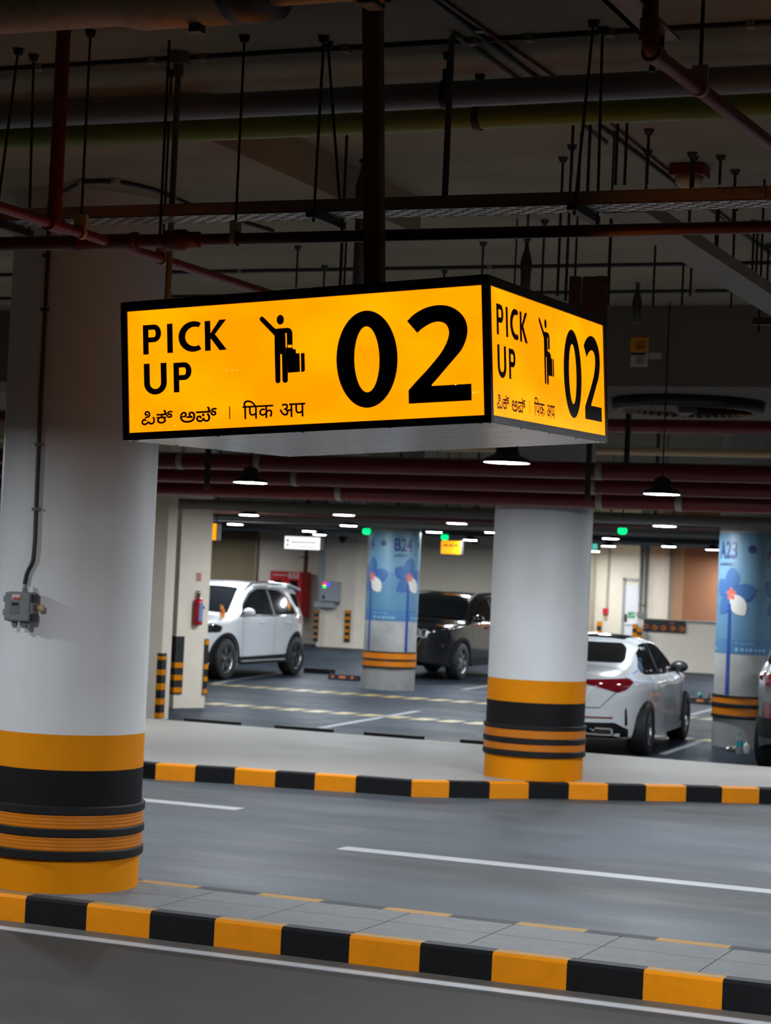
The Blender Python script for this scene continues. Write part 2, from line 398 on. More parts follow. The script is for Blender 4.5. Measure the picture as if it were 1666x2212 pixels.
# ================================================================== THE SETTING
ZC = 4.38                      # underside of the slab
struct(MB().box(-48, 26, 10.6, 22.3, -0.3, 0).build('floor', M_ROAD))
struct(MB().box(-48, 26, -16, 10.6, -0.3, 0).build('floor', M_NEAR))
struct(MB().box(-48, 26, 22.3, 62, -0.3, 0).build('parking_floor', M_PARK))
struct(MB().box(-48, 26, -16, 62, ZC, ZC + 0.3).build('ceiling', M_CEIL))
struct(MB().box(-7.87, -4.85, 9.1, 11.95, 4.15, ZC + 0.01).build('ceiling_drop_panel', M_CEIL))
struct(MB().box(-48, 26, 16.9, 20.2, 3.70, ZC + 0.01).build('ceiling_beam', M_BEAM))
struct(MB().box(-48.3, -48, -16, 62, -0.3, ZC).build('wall_left', M_WALL))
struct(MB().box(26, 26.3, -16, 62, -0.3, ZC).build('wall_right', M_WALL))
struct(MB().box(-48, 26, -16.3, -16, -0.3, ZC).build('wall_front', M_WALL))

# raised walkway with its striped kerb: (pixel x, pixel y) of the top front edge of each painted block
KP = [(40, 1628), (122, 1633), (167, 1636), (252, 1641), (337, 1649.5), (422, 1654.5), (508, 1659.5), (595, 1666), (681, 1671.6), (769, 1677), (890, 1686), (971, 1688), (1059, 1690),
      (1143, 1690.5), (1230, 1691.5), (1314, 1694), (1397, 1696), (1483, 1697.5), (1561, 1700), (1641, 1702), (1722, 1705), (1800, 1708)]
kp = [onZ(x, y, 0.15) for x, y in KP]
kp = [Vector((p.x, p.y)) for p in kp]
front = [Vector((-40, kp[0].y - 1.2)), Vector((-20, kp[0].y - .5))] + kp + [kp[-1] + Vector((0.9, 0.75)), Vector((20, 22.1))]
kw = MB()
# slab: from behind the kerb to the parking edge
def off2(P, i, d):
    a = P[max(i - 1, 0)]; b = P[min(i + 1, len(P) - 1)]; t = (b - a).normalized(); return P[i] + Vector((-t.y, t.x)) * d
inner = [off2(front, i, 0.13) for i in range(len(front))]
v = [(p.x, p.y, 0.149) for p in inner] + [(p.x, 22.25, 0.149) for p in inner]
n = len(inner)
kw.add(v, [(i, i + 1, n + i + 1, n + i) for i in range(n - 1)])
kw.add([(-40, 22.25, 0.0), (20, 22.25, 0.0), (20, 22.25, 0.149), (-40, 22.25, 0.149)], [(0, 1, 2, 3)])
struct(kw.build('walkway', M_WALK))
kb = MB()
for i in range(len(front) - 1):
    A, B = front[i], front[i + 1]; a1, b1 = off2(front, i, .018), off2(front, i + 1, .018); a2, b2 = inner[i], inner[i + 1]
    mi = 0 if (i % 2 == 0) else 1
    kb.add([(A.x, A.y, 0), (B.x, B.y, 0), (B.x, B.y, .138), (A.x, A.y, .138), (a1.x, a1.y, .15), (b1.x, b1.y, .15), (a2.x, a2.y, .15), (b2.x, b2.y, .15)],
           [(0, 1, 2, 3), (3, 2, 5, 4), (4, 5, 7, 6)], mi)
struct(kb.build('walkway_kerb', [M_YEL, M_BLK]))

# median island: paving slabs between two striped kerbs
Y0, Y1 = 10.05, 11.03
md = MB(); gap = 0.004; sx = 0.61
for k in range(-40, 22):
    x = -5.52 + k * sx
    for (ya, yb) in ((Y0 + .10, 10.56), (10.56, Y1 - .12)):
        md.box(x + gap, x + sx - gap, ya + gap, yb - gap, 0.02, 0.15)
md.box(-30, 14, Y0 + .10, Y1 - .12, 0.0, 0.143)
struct(md.build('median_paving', M_SLAB))
BW = 0.3955
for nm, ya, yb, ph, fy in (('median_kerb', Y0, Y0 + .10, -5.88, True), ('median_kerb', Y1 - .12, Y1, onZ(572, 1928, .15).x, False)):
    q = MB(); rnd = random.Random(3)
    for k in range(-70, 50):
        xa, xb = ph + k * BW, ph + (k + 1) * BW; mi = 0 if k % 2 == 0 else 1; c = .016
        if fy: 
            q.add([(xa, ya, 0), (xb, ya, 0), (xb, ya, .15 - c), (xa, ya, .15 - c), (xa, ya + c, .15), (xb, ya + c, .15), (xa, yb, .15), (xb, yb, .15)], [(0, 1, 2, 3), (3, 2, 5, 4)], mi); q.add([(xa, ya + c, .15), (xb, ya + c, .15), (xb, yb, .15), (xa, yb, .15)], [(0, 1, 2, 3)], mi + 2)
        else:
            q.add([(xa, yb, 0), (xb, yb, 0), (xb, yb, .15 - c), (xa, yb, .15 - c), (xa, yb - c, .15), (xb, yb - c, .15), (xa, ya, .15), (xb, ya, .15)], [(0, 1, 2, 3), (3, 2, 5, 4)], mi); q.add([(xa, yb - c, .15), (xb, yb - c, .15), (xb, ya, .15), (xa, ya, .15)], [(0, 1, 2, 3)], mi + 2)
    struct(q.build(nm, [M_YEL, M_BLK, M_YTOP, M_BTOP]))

def flat(name, rects, m, z=0.004):
    q = MB()
    for x0, x1, y0, y1 in rects: q.box(x0, x1, y0, y1, z - .004, z)
    return struct(q.build(name, m))
flat('road_edge_line', [(-30, 14, 9.80, 9.885)], M_LINE)
flat('road_channel', [(-30, 14, 9.89, 10.05)], M_TAN, 0.002)
flat('road_lane_line', [(onZ(731, 1834).x, 3.2, 14.05, 14.24), (-16, onZ(522, 1748).x, 15.68, 15.88)], M_LINE)
q = MB()
for Y, w in ((31.75, .52), (27.35, .46)):
    xs0 = onY(440, 1490, Y).x - 2.0
    for k in range(-8, 62):
        x = xs0 + k * .41; q.add([(x, Y - w / 2, .004), (x + .27, Y - w / 2, .004), (x + .33, Y + w / 2, .004), (x + .06, Y + w / 2, .004)], [(0, 1, 2, 3)])
struct(q.build('bay_dashed_line', M_YLINE))
q = MB()
for (xa, ya, xb, yb, w) in ((618, 1586, 905, 1536, .12), (447, 1479, 640, 1449, .12), (1000, 1490, 1190, 1462, .14), (1430, 1630, 1520, 1600, .10), (1490, 1545, 1570, 1525, .12)):
    A = onZ(xa, ya); B = onZ(xb, yb); d = (B - A).normalized(); s_ = Vector((-d.y, d.x, 0)) * w / 2; z = Vector((0, 0, .004))
    q.add([A - s_ + z, B - s_ + z, B + s_ + z, A + s_ + z], [(0, 1, 2, 3)])
struct(q.build('bay_white_line', mat('worn_bay_paint', (0.15, 0.155, 0.165), 0.5, var=0.25, scale=3)))

# back walls of the parking hall
YB = 51.6
struct(MB().box(-48, -8, YB, YB + .3, 0, ZC).build('wall_back', M_WALL))
x0, x1 = onZ(680, 1396).x, onZ(757, 1401).x; x2 = onZ(792, 1402).x
q = MB(); pts = [(x0, YB + .1), (x0, 50.3), (x1, 50.3), (x2 + .3, 50.75), (x2 + .3, YB + .1)]
q.prism(pts, lambda a, b, t: (a, b, t), 0, ZC)
struct(q.build('wall_pier', M_WALL2))
# right end: lit recess with the door, pilaster, parapet of the ramp and terracotta wall above it
YP = 48.35
xr0, xr1 = onY(1286, 1300, YB).x, onY(1372, 1300, YB).x
struct(MB().box(xr0 - .35, xr0, 49.6, YB + .05, 0, ZC).build('wall_recess_side', M_WALL))
xp0, xp1 = onY(1377, 1340, YP).x, onY(1397, 1340, YP).x
struct(MB().box(xp0, xp1 + .02, YP, YB + .05, 0, ZC).build('wall_pilaster', M_WALL2))
zpar = (onY(1400, 1338, YP).z + onY(1540, 1341, YP).z) / 2
q = MB(); q.box(xp1, 26, YP, YP + .25, 0, zpar - .05, 0); q.box(xp1, 26, YP - .03, YP + .28, zpar - .05, zpar, 1)
struct(q.build('wall_parapet', [M_WALL2, M_GREYT]))
YO = 50.2
xo0, xo1 = onY(1456, 1250, YO).x, onY(1477, 1250, YO).x
struct(MB().box(xp1 - .2, xo0, YO, YO + .3, 0, ZC).build('wall_ramp_beige', mat('grey_beige_wall_paint', (0.30, 0.275, 0.22), 0.7, var=0.05, scale=1.5)))
struct(MB().box(xo0, xo1, YO, YO + .3, 0, ZC).build('wall_ramp_peach', M_ORG2))
struct(MB().box(xo1, 26, YO, YO + .3, 0, ZC).build('wall_ramp_terracotta', M_ORG))

# wall end and pier on the left
A = onZ(343, 1555); q = MB(); q.box(-16, A.x, A.y, A.y + .25, 0, ZC)
struct(q.build('wall_left_end', M_WALL2))
B = onZ(374, 1530); Cc = onZ(441, 1529); D_ = onZ(351, 1527)
Bv = Vector((B.x, B.y)); Cv = Vector((Cc.x, Cc.y)); Dv = Vector((D_.x, D_.y))
Dv = Bv + (Dv - Bv).normalized() * 1.3
pier = [Bv, Cv, Cv + Vector((-.75, .55)), Dv + Vector((-.1, .7)), Dv]
q = MB(); q.prism([(p.x, p.y) for p in pier], lambda a, b, t: (a, b, t), 0, ZC)
struct(q.build('wall_left_pier', M_WALL2))

# ------------------------------------------------------------------ round pillars
def ring(mb, r, z0, z1, mi, n=64, caps=False, c=(0, 0)):
    mb.lathe([(r, z0), (r, z1)], (c[0], c[1], 0), n, mi)
def pillar(name, label, x, y, zb, r, top, zones, guard, mats):
    """zones: (z0, z1, slot) painted lengths of the shaft; guard: heights of rubber ribs and reflective strips"""
    root = empty(name, (x, y, zb)); tag(root, label, 'pillar')
    s_ = MB(); prof = []
    for (a, b, mi) in zones: s_.lathe([(r, a), (r, b)], (0, 0, 0), 72, mi)
    s_.lathe([(r, top), (0.001, top)], (0, 0, 0), 72, zones[-1][2])
    s_.build('shaft', mats, root)
    g = MB(); g0, ga, gb, gc, gd, g1 = guard     # top, strip1 top, strip1 bottom, strip2 top, strip2 bottom, bottom
    t = .022; e = .006
    prof = [(r, g0), (r + t - e, g0), (r + t, g0 - e), (r + t, ga + e), (r + t - e, ga), (r + .008, ga), (r + .008, gb), (r + t - e, gb), (r + t, gb - e), (r + t, gc + e), (r + t - e, gc),
            (r + .008, gc), (r + .008, gd), (r + t - e, gd), (r + t, gd - e), (r + t, g1 + e), (r + t - e, g1), (r, g1)]
    g.lathe(prof, n=96, smooth=False); gp = g.build('rubber_guard', M_RUB, root)
    for a, b in ((ga, gb), (gc, gd)):
        rr = r + .0125; k = 4; pr_ = []
        for i in range(k):
            za, zb_ = a - (a - b) * i / k, a - (a - b) * (i + 1) / k
            pr_ += [(rr, za - .001), (rr + .0012, za - (za - zb_) * .3), (rr + .0012, za - (za - zb_) * .7), (rr, zb_ + .001)]
        MB().lathe(pr_, n=96, smooth=False).build('reflective_strip', M_REFL, gp)
    return root
PLX, PLY, PLR = -6.402, 10.62, .452
zt = 4.15 - .15
lp = pillar('pillar', 'large white round pillar on the near median, yellow and black bands, grey box on it', PLX, PLY, .15, PLR, zt,
       [(0, .187 + .03, 1), (.187 + .03, .695, 2), (.695, .896, 1), (.896, zt, 0)], (.492, .443, .365, .318, .240, .187), [M_WHT, M_PYEL, M_PBLK])
p2 = pillar('pillar', 'white round pillar with yellow and black bands on the raised walkway before the white sedan', -6.34, 19.12, .15, .473, 3.70 - .15,
       [(0, .218 + .03, 1), (.218 + .03, .73, 2), (.73, .942, 1), (.942, 3.55, 0)], (.515, .472, .394, .34, .274, .218), [M_WHT, M_PYEL, M_PBLK])
b24 = pillar('pillar', 'bare concrete round pillar wrapped in a blue flower banner reading B24', -13.94, 33.8, 0, .46, ZC,
       [(0, ZC, 0)], (.67, .65, .54, .51, .41, .385), [M_RAW])
a23 = pillar('pillar', 'bare concrete round pillar wrapped in a blue flower banner reading A23', -5.99, 26.8, 0, .46, ZC,
       [(0, ZC, 0)], (.67, .64, .565, .51, .415, .375), [M_RAW])

# printed banners: s runs along the girth (metres from the point facing the road), z up
def banner(root, code, s_code, s_flower, name_side):
    r = .462
    x, y = root.location.x, root.location.y
    a0 = math.atan2(-y, -x)                   # towards the place the photographer stands
    def wr(d): return lambda s_, z: ((r + d) * math.cos(a0 + s_ / r), (r + d) * math.sin(a0 + s_ / r), z)
    H0, H1 = 1.20, 2.75
    b = MB(); b.lathe([(r, H0), (r, 1.39)], n=72, mi=1); b.lathe([(r, 1.39), (r, 2.05)], n=72, mi=0); b.lathe([(r, 2.05), (r, H1)], n=72, mi=2)
    bo = b.build('banner', [M_BAN, M_BAND, M_BANW], root); bo['label'] = 'pale blue printed flower banner'
    P = 2 * PI * r / 4 * 1.0                  # motif repeat
    per = 2 * PI * r / 4
    t = MB(); ph = MB(); pd = MB(); pw = MB(); co = MB(); st = MB(); tw = MB()
    for k in range(4):
        sc = s_code + k * per; sf = s_flower + k * per
        bm = text_bm([code], sc - .168, sc + .168, 2.415, 2.645, .06); cut_bm(bm, (.03, 0))
        for v_ in bm.verts: v_.co = Vector(wr(.003)(v_.co.x, v_.co.y))
        t.bm(bm, 0)
        bm = text_bm(['BASEMENT 1'], sc - .155, sc + .13, 2.325, 2.365, .03); cut_bm(bm, (.03, 0))
        for v_ in bm.verts: v_.co = Vector(wr(.003)(v_.co.x, v_.co.y))
        t.bm(bm, 0)
        wrap2d([ellipse(sc + per / 2, 2.545, .052, .052)], (.03, 0), wr(.003), t)
        wrap2d([[(sc + .17, 1.98), (sc + .19, 2.03), (sc + .21, 2.05 - .005), (sc + .19, 2.06), (sc + .17, 2.11), (sc + .15, 2.06), (sc + .13, 2.045), (sc + .15, 2.03)]], (.03, 0), wr(.003), st)
        fz = 1.965
        def petal(ang, L_, W_, mb, d, bow=0.0, w2=1.0):
            pts = []
            for i in range(25):
                u_ = i / 24; pts.append((u_ * L_, W_ * max(0, math.sin(PI * u_ ** 1.1)) ** .7 + bow * math.sin(PI * u_)))
            for i in range(24, -1, -1):
                u_ = i / 24; pts.append((u_ * L_, -W_ * w2 * max(0, math.sin(PI * u_ ** 1.1)) ** .7 + bow * math.sin(PI * u_)))
            c_, s2 = math.cos(ang), math.sin(ang)
            wrap2d([[(sf + px * c_ - py * s2, fz + px * s2 + py * c_) for px, py in pts[:-1]]], (.03, 0), wr(d), mb)
        petal(math.radians(88), .35, .115, ph, .003); petal(math.radians(10), .35, .105, pd, .0026, -.03); petal(math.radians(14), .34, .105, ph, .0034, -.012)
        petal(math.radians(150), .32, .105, pd, .0026, .02); petal(math.radians(148), .31, .10, ph, .0034); petal(math.radians(228), .34, .10, pd, .0026, .024); petal(math.radians(231), .33, .098, ph, .0034)
        petal(math.radians(-52), .33, .11, pw, .0040)
        for j in range(5):
            a = math.radians(90 + 72 * j); wrap2d([ellipse(sf + .045 * math.cos(a), fz + .05 * math.sin(a), .026, .036, 20, a - PI / 2)], (.03, 0), wr(.0048), co)
        wrap2d([[(sf - .035, .675), (sf + .022, .675), (sf + .005, 1.84), (sf - .035, 1.84)]], (.03, 0), wr(.0055), st)
        bm = text_bm(['Powered by'], sf + .09, sf + .34, 1.315, 1.355); cut_bm(bm, (.03, 0))
        for v_ in bm.verts: v_.co = Vector(wr(.003)(v_.co.x, v_.co.y))
        tw.bm(bm, 0)
        for j, (o1, w1) in enumerate(((0, .05), (.075, .05), (.135, .03), (.185, .05), (.245, .03), (.295, .045), (.35, .05))):
            wrap2d([ellipse(sf + .11 + o1, 1.26, w1 / 2, .022 if j else .03, 16)], (.03, 0), wr(.003), tw)
    t.build('lettering', M_NAVY, bo); ph.build('petal_print', M_PET, bo); pd.build('petal_shade_print', M_PETD, bo); pw.build('white_petal_print', M_PETW, bo)
    co.build('flower_heart_print', M_CORAL, bo); st.build('stem_print', M_BSTEM, bo); tw.build('credit_lettering', M_TEXTW, bo)
# girth positions measured from the sight line of each pillar
def girth(root, px, py, r=.462):
    x, y = root.location.x, root.location.y; d = ray(px, py); L_ = math.hypot(d.x, d.y); ux, uy = d.x / L_, d.y / L_
    b = x * ux + y * uy; c_ = x * x + y * y - r * r; disc = b * b - c_
    t_ = b - math.sqrt(max(disc, 0)); a = math.atan2(t_ * uy - y, t_ * ux - x); a0 = math.atan2(-y, -x)
    return ((a - a0 + PI) % (2 * PI) - PI) * r
banner(b24, 'B24', girth(b24, 873, 1175), girth(b24, 804, 1245), 1)
banner(a23, 'A23', girth(a23, 1572, 1182), girth(a23, 1580, 1282), 1)

# ================================================================== HANGING SIGN
S_C = EYE + (Vector((-3.4165, 8.0, 2.8659)) - EYE) * .965; S_L, S_H = 1.552 * .965, .5454 * .965
sign = empty('hanging_sign', S_C)
_M = Matrix.Rotation(.0083, 3, 'Z') @ Matrix.Rotation(.026, 3, 'X') @ Matrix.Rotation(-.061, 3, 'Y')
sign.rotation_euler = _M.to_euler()
tag(sign, 'glowing amber square box sign reading PICK UP 02, hung from the ceiling on one pole', 'sign')
h = S_L / 2; hz = S_H / 2
fr = MB(); eg = MB(); t = .027
for sx_, sy_ in ((-1, -1), (1, -1), (1, 1), (-1, 1)):
    fr.box(sx_ * h - (t if sx_ > 0 else 0), sx_ * h + (0 if sx_ > 0 else t), sy_ * h - (t if sy_ > 0 else 0), sy_ * h + (0 if sy_ > 0 else t), -hz, hz, 0)
for sgn in (-1, 1):
    zt0, zt1 = hz - .034, hz
    fr.box(-h + t, h - t, min(sgn * h, sgn * (h - t)), max(sgn * h, sgn * (h - t)), zt0, zt1, 0); fr.box(min(sgn * h, sgn * (h - t)), max(sgn * h, sgn * (h - t)), -h + t, h - t, zt0, zt1, 0)
    fr.box(-h + t, h - t, min(sgn * h, sgn * (h - t)), max(sgn * h, sgn * (h - t)), -hz, -hz + .026, 0)
    fr.box(min(sgn * h, sgn * (h - t)), max(sgn * h, sgn * (h - t)), -h + t, h - t, -hz, -hz + .026, 1)
fr.build('frame', [M_BMET, M_EDGE], sign)
MB().box(-h + .004, h - .004, -h + .004, h - .004, hz - .006, hz + .004).build('top_panel', M_BMET, sign)
bp = MB().box(-h + .006, h - .006, -h + .006, h - .006, -hz - .002, -hz + .006).build('bottom_panel', M_ALU, sign)
sc_ = MB()
for i in range(-2, 3):
    for (a, b) in ((i * .35, -h + .02), (i * .35, h - .02), (-h + .02, i * .35), (h - .02, i * .35)): sc_.cyl((a, b, -hz - .004), (a, b, -hz), .006, 8)
sc_.build('screw', M_GALV, bp)
# face artwork, in face fractions: u along the face, v up (both over the face width)
TWO = [(.2884, .0790), (.3061, .0941), (.3317, .1065), (.3569, .1119), (.3784, .1121), (.3997, .1073), (.4208, .0949), (.4363, .0771), (.4429, .0567), (.4425, .0383), (.4367, .0187), (.4256, -.0007),
       (.4074, -.0197), (.3855, -.0418), (.3672, -.0609), (.3489, -.0784), (.3488, -.0817), (.4502, -.0815), (.4500, -.1217), (.2881, -.1217), (.2881, -.0890), (.3096, -.0679), (.3353, -.0441),
       (.3574, -.0218), (.3757, -.0011), (.3887, .0199), (.3952, .0379), (.3949, .0530), (.3880, .0652), (.3757, .0717), (.3596, .0721), (.3433, .0671), (.3269, .0584), (.3141, .0487)]
PICTO = [[(-.0669, .0830), (-.0315, .0833), (-.0249, .0817), (-.0201, .0773), (-.0178, .0711), (-.0177, .0692), (-.0671, .0723)],
         [(-.1073, .1101), (-.1060, .1139), (-.1023, .1161), (-.0986, .1156), (-.0956, .1132), (-.0650, .0831), (-.0666, .0653), (-.1053, .1049)],
         [(-.0671, .0728), (-.0373, .0710), (-.0369, .0344), (-.0372, .0178), (-.0676, .0196)], [(-.0336, .0707), (-.0177, .0697), (-.0179, .0399), (-.0337, .0408)],
         [(-.0337, .0411), (-.0310, .0409), (-.0312, .0335), (-.0336, .0337)], [(-.0194, .0402), (-.0179, .0401), (-.0178, .0294), (-.0195, .0328)],
         [(-.0368, .0346), (-.0178, .0330), (-.0175, .0293), (-.0097, .0286), (-.0093, .0186), (.0004, .0178), (.0006, -.0283), (-.0322, -.0287), (-.0311, .0175), (-.0372, .0178)],
         [(-.0676, .0198), (-.0522, .0189), (-.0531, -.0475), (-.0546, -.0512), (-.0576, -.0533), (-.0625, -.0533), (-.0659, -.0506), (-.0671, -.0467)],
         [(-.0478, .0187), (-.0309, .0177), (-.0329, -.0474), (-.0342, -.0512), (-.0382, -.0535), (-.0428, -.0532), (-.0464, -.0506), (-.0478, -.0466)],
         [(.0040, .0180), (.0131, .0180), (.0139, .0170), (.0143, -.0252), (.0114, -.0286), (.0036, -.0285)], ellipse(-.0503, .1045, .0100, .0122, 28)]
def ringpoly(mb, o, i, fn): 
    n = len(o); mb.add([fn(*p) for p in o + i], [(k, (k + 1) % n, n + (k + 1) % n, n + k) for k in range(n)])
def face_art(panel, fn):
    nm = MB(); wrap2d([smooth_path(TWO[:15], 3) + TWO[15:20] + smooth_path(TWO[20:] , 3)], 0, fn, nm, 0, False)
    ringpoly(nm, ellipse(.1805, -.0072, .0810, .1190, 64), ellipse(.1805, -.0076, .0331, .0807, 64), fn)
    nm.build('numerals', M_INK, panel)
    pc = MB(); wrap2d(PICTO, 0, fn, pc, 0, False); pc.build('pictogram', M_INK, panel)
    lt = MB(); w = .0160
    def P_(x0, x1, z0, z1):
        Hh = z1 - z0; wrap2d([[(x0, z0), (x0 + w, z0), (x0 + w, z1), (x0, z1)]], 0, fn, lt, 0, False)
        m = z0 + Hh * .40; rr = (z1 - m) / 2; cx = x1 - rr * .92
        o = [(x0 + w * .9, z1)] + [(cx + rr * .92 * math.cos(a), m + rr + rr * math.sin(a)) for a in (PI / 2 - PI * k / 24 for k in range(25))] + [(x0 + w * .9, m)]
        ri = rr - w * .82
        i_ = [(x0 + w * .9, m + rr + ri)] + [(cx + (rr * .92 - w) * math.cos(a), m + rr + ri * math.sin(a)) for a in (PI / 2 - PI * k / 24 for k in range(25))] + [(x0 + w * .9, m + rr - ri)]
        n_ = len(o); lt.add([fn(*p) for p in o + i_], [(k, k + 1, n_ + k + 1, n_ + k) for k in range(n_ - 1)])
    def R_(x0, x1, z0, z1): wrap2d([[(x0, z0), (x1, z0), (x1, z1), (x0, z1)]], 0, fn, lt, 0, False)
    P_(-.4380, -.3855, .0400, .1154); R_(-.3684, -.3524, .0400, .1146)
    a0, a1 = math.radians(52), math.radians(308)
    oo = [(-.2935 + .0425 * math.cos(a), .0778 + .0388 * math.sin(a)) for a in (a0 + (a1 - a0) * k / 40 for k in range(41))]
    ii = [(-.2895 + .0272 * math.cos(a), .0778 + .0246 * math.sin(a)) for a in (a0 + .12 + (a1 - a0 - .24) * k / 40 for k in range(41))]
    oo[0] = (-.2772, .1128); oo[-1] = (-.2785, .0420); ii[0] = (-.2786, .1005); ii[-1] = (-.2794, .0540)
    lt.add([fn(*p) for p in oo + ii], [(k, k + 1, 41 + k + 1, 41 + k) for k in range(40)])
    R_(-.2612, -.2450, .0390, .1148); wrap2d([[(-.2469, .0715), (-.2469, .0805), (-.2195, .1154), (-.1998, .1158), (-.2325, .0800), (-.1998, .0390), (-.2205, .0386), (-.2430, .0680)]], 0, fn, lt, 0, False)
    # U
    def arc(cx, cz, rx, rz): return [(cx + rx * math.cos(a), cz + rz * math.sin(a)) for a in (PI + PI * k / 28 for k in range(29))]
    o = [(-.4372, .0165)] + arc(-.4044, -.0338, .0328, .0300) + [(-.3716, .0160)]; i_ = [(-.4202, .0165)] + arc(-.4044, -.0338, .0158, .0155) + [(-.3886, .0160)]
    n_ = len(o); lt.add([fn(*p) for p in o + i_], [(k, k + 1, n_ + k + 1, n_ + k) for k in range(n_ - 1)])
    P_(-.3520, -.3006, -.0613, .0142)
    lt.build('lettering', M_INK, panel)
    k_ = MB()
    c5 = lambda x, y: (-.4469 + (x - 145) / 1040 * .0918 + .0 , -.1030 - (y - 205) / 510 * .0378)
    # first Kannada syllable drawn with strokes, the others from the font
    stroke([c5(*p) for p in ((292, 565), (275, 530), (228, 520), (185, 558), (172, 618), (206, 672), (268, 680), (330, 648), (376, 590))], .0050, k_, fn)
    stroke([c5(*p) for p in ((376, 590), (402, 640), (452, 670), (512, 658), (556, 608), (562, 540), (548, 482), (520, 448))], .0050, k_, fn)
    stroke([c5(*p) for p in ((265, 455), (335, 440), (400, 405), (416, 330), (385, 270), (330, 252), (282, 282), (276, 335), (315, 362), (372, 348))], .0047, k_, fn)
    for chars, bx in ((['\u0c95\u0ccd'], (c5(640, 0)[0], c5(1180, 0)[0], c5(0, 685)[1] , c5(0, 205)[1])), (['\u0c85\u0caa\u0ccd'], (-.3362, -.2304, -.1400, -.1010)),
                      (['\u093f\u092a\u0915'], (-.1594, -.0740, -.1385, -.0915)), (['\u0905\u092a'], (-.0573, .0133, -.1392, -.1045))):
        bm = text_bm(chars, *bx, bold=.030 if ord(chars[0][0]) > 0xC00 else .018)
        for v_ in bm.verts: v_.co = Vector(fn(v_.co.x, v_.co.y))
        k_.bm(bm, 0)
    wrap2d([[(-.1968, -.1368), (-.1940, -.1368), (-.1940, -.1043), (-.1968, -.1043)]], 0, fn, k_, 0, False)
    k_.build('second_line_lettering', M_INK, panel)
for k in range(4):
    pn = MB(); w2 = h - .022
    pn.box(-w2, w2, -h + .006, -h + .012, -hz + .022, hz - .03)
    o = pn.build('lit_panel', M_SIGN, sign); o.rotation_euler = (0, 0, k * PI / 2)
    face_art(o, lambda u_, v_: (u_ * S_L, -h + .0045, v_ * S_L))
    if k == 0:        # chips in the amber film that let the tube light through
        q = MB(); rc = random.Random(11)
        for (cx, cz, n_, w_) in ((-.203, -.0145, 4, .018), (-.178, -.0135, 2, .006), (-.4585, -.1465, 2, .003), (-.349, -.1455, 3, .005), (-.392, -.1480, 1, .001), (.418, -.0815, 5, .012), (.462, -.103, 5, .016)):
            for j in range(n_):
                a_, b_ = cx + rc.uniform(-w_, w_), cz + rc.uniform(-.0012, .0012)
                wrap2d([[(a_ + rc.uniform(.0005, .0022) * math.cos(t_), b_ + rc.uniform(.0003, .0011) * math.sin(t_)) for t_ in (2 * PI * i_ / 7 for i_ in range(7))]], 0, lambda u_, v_: (u_ * S_L, -h + .0040, v_ * S_L), q, 0, False)
        q.build('film_chips', mat('film_chip_glow', (0.6, 0.5, 0.2), 0.5, emit=(1.0, 0.86, 0.22), estr=1.0), o)
# one pole up to the slab
ptop = at(806, -14, 8.46); ptop.z = ZC
pl = _M.transposed() @ (ptop - S_C)
pm = MB()
pb = Vector((.0, 0, hz))
ax = (pl - pb); s1 = Vector((.037, 0, 0)); s2 = Vector((0, .037, 0))
pm.obox((pl + pb) / 2, s1, s2, ax / 2)
po = pm.build('pole', M_POLE, sign); 
bv = po.modifiers.new('edge', 'BEVEL'); bv.width = .012; bv.segments = 3
MB().box(-.09, .09, -.09, .09, hz + .004, hz + .014).build('mounting_plate', M_BMET, sign)

# ================================================================== PIPES AND TRAYS UNDER THE SLAB
def hanger(mb, x, y, z0, z1=ZC, r=.006): mb.cyl((x, y, z0), (x, y, z1), r, 8); mb.cyl((x, y, z1 - .03), (x, y, z1), .018, 10, r2=.026)
# blue and green pipes side by side
zb = onY(833, 212, 8.62)
def xpipe(name, label, px, py, Y, r, m, x0, x1, cat='pipe', hangers=(), group=None, clamps=()):
    p = onY(px, py, Y); o = empty(name, ((x0 + x1) / 2, Y, p.z)); tag(o, label, cat, group); c = (x0 + x1) / 2
    MB().cyl((x0 - c, 0, 0), (x1 - c, 0, 0), r, 28).build('tube', m, o)
    for hx in hangers:
        q = MB(); q.lathe([(r + .003, -.016), (r + .007, -.016), (r + .007, .016), (r + .003, .016)], (hx - c, 0, 0), 28, axis='x', smooth=False); q.box(hx - c - .014, hx - c + .014, -.02, .02, r, r + .055); b_ = q.build('hanger_clamp', M_DMET, o)
        q = MB(); hanger(q, hx - c, 0, r + .05, ZC - p.z); q.build('hanger_rod', M_DMET, o)
    for hx in clamps:
        q = MB(); q.lathe([(r + .001, -.03), (r + .006, -.03), (r + .006, .03), (r + .001, .03)], (hx - c, 0, 0), 28, axis='x', smooth=False); q.build('pipe_strap', M_CLIP, o)
    return o
xpipe('water_pipe', 'long blue-grey pipe running under the ceiling beside the green pipe', 833, 211, 8.62, .058, M_BLUE, -22, 10, hangers=(onY(966, 170, 8.62).x, onY(210, 200, 8.62).x - 5, 1.5))
xpipe('water_pipe', 'long green pipe running under the ceiling beside the blue-grey pipe', 833, 264, 9.02, .052, M_GREEN, -22, 10, hangers=(onY(1037, 160, 9.02).x, -9.5, 1.6))

